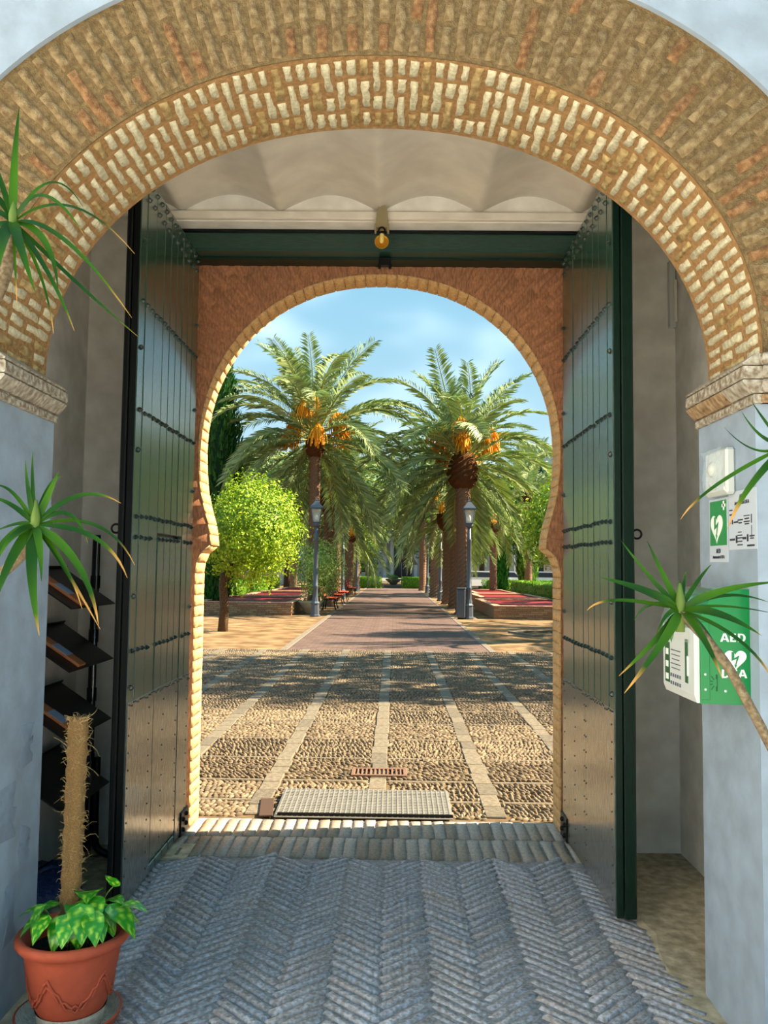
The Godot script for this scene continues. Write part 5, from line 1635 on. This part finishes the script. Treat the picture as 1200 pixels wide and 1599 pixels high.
func car(label: String, at: Vector3, turn: float) -> void:
	var t := thing("car", label, "car", at, "white cars parked beyond the garden")
	t.rotation.y = turn
	part(t, "body", prism_mesh(PackedVector2Array([Vector2(-2.1, 0.3), Vector2(2.1, 0.3), Vector2(2.15, 0.6), Vector2(2.05, 0.85), Vector2(1.2, 0.95), Vector2(0.6, 1.42), Vector2(-1.3, 1.45), Vector2(-2.0, 0.95), Vector2(-2.15, 0.8)]), 0.85, -0.85), M.car_white)
	for s in [-1.0, 1.0]:
		part(t, "side_window", prism_mesh(PackedVector2Array([Vector2(0.95, 0.95), Vector2(0.5, 1.34), Vector2(-1.2, 1.36), Vector2(-1.65, 0.97)]), s * 0.862 + 0.01, s * 0.862 - 0.01), M.window_dark)
		for x in [-1.3, 1.3]:
			part(t, "wheel", lathe_mesh([Vector2(0, 0), Vector2(0.24, 0.0), Vector2(0.32, 0.03), Vector2(0.32, 0.19), Vector2(0.24, 0.22), Vector2(0, 0.22)], 18), M.tyre, Transform3D(Basis(Vector3.RIGHT, PI / 2), Vector3(x, 0.32, s * 0.78 - 0.11)))
	part(t, "rear_window", box_mesh(Vector3(0.03, 0.4, 1.4), 0.01), M.window_dark, Transform3D(Basis(Vector3.BACK, -0.95), Vector3(-1.66, 1.2, 0)))

func far_things() -> void:
	building("grey-blue building with a dark doorway at the end of the walk", Vector3(0.5, 0, -98), Vector3(26, 9, 6), M.grey_wall, 2, 7, false)
	var d := thing("portal", "pale stone portal with two columns and a dark door behind the end of the walk", "doorway", Vector3(0.55, -0.02, -94.6))
	part(d, "door_leaf", box_mesh(Vector3(1.9, 4.2, 0.1), 0.02, Vector3(0.5, 2.3, -0.25)), M.window_dark)
	for x in [-1.5, -0.75, 1.9]:
		part(d, "column", lathe_mesh([Vector2(0.30, 0), Vector2(0.30, 0.25), Vector2(0.22, 0.35), Vector2(0.19, 4.2), Vector2(0.28, 4.4), Vector2(0, 4.4)], 14), M.grey_wall, Transform3D(Basis(), Vector3(x, 0.2, 0.2)))
	part(d, "lintel", box_mesh(Vector3(4.4, 0.7, 0.7), 0.05, Vector3(0.2, 4.9, 0.1)), M.grey_wall)
	for k in 3:
		part(d, "step", box_mesh(Vector3(6.5 - k * 0.8, 0.16, 1.2), 0.02, Vector3(0, 0.08 + k * 0.15, 2.0 - k * 0.4)), M.pale_wall)
	building("pale building with an orange tiled roof left of the tallest left palm", Vector3(-14.0, 0, -76), Vector3(9, 10.6, 8), M.pale_wall, 4, 4, true)
	building("flat-roofed pale building behind the right palms, at the arch edge", Vector3(17.0, 0, -84), Vector3(9, 13.2, 8), M.pale_wall, 4, 4, false)
	var p := thing("stone_basin", "low pale stone basin on a plinth at the end of the walk", "basin", Vector3(0.0, -0.02, -68.5))
	part(p, "plinth", box_mesh(Vector3(1.5, 0.22, 1.2), 0.03, Vector3(0, 0.11, 0)), M.kerb)
	part(p, "bowl", lathe_mesh([Vector2(0.2, 0.2), Vector2(0.3, 0.35), Vector2(0.62, 0.62), Vector2(0.64, 0.72), Vector2(0.5, 0.72), Vector2(0, 0.65)], 20), M.kerb)
	part(p, "plants", foliage(Vector3(0.4, 0.22, 0.4), 300, 0.14, 370, Color(0.2, 0.4, 0.14), Color(0.5, 0.65, 0.25), 0.2, 0.6), M.leaf_any, Transform3D(Basis(), Vector3(0, 0.82, 0)))
	car("white car parked just right of the big right palm trunk", Vector3(6.6, -0.02, -66), 0.25)
	car("white car showing between the two right cypresses", Vector3(8.9, -0.02, -68), 0.1)
	car("white car parked right of the right cypress", Vector3(12.3, -0.02, -70), 0.0)
	var s := thing("street_sign", "small pale blue street sign on a thin post left of the walk's end", "sign", Vector3(-1.95, -0.02, -64.5))
	part(s, "post", tube_mesh([Vector3(0, 0, 0), Vector3(0, 2.3, 0)], [0.04], 8), M.lamp_metal)
	part(s, "plate", box_mesh(Vector3(0.55, 0.36, 0.03), 0.005, Vector3(0.24, 2.1, 0.03)), M.sign_blue)
	var q := thing("round_sign", "round pale road sign seen from behind, right of the stone basin", "sign", Vector3(0.75, -0.02, -80))
	part(q, "post", tube_mesh([Vector3(0, 0, 0), Vector3(0, 2.5, 0)], [0.04], 8), M.lamp_metal)
	part(q, "disc", lathe_mesh([Vector2(0, 0), Vector2(0.36, 0), Vector2(0.36, 0.02), Vector2(0, 0.02)], 24), M.kerb, Transform3D(Basis(Vector3.RIGHT, PI / 2), Vector3(0, 2.5, 0.05)))
	var w := thing("triangle_sign", "triangular pale road sign seen from behind, next to the round one", "sign", Vector3(1.85, -0.02, -80))
	part(w, "post", tube_mesh([Vector3(0, 0, 0), Vector3(0, 2.2, 0)], [0.04], 8), M.lamp_metal)
	part(w, "plate", prism_mesh(PackedVector2Array([Vector2(-0.42, 1.9), Vector2(0.42, 1.9), Vector2(0, 2.6)]), 0.06, 0.04), M.kerb)
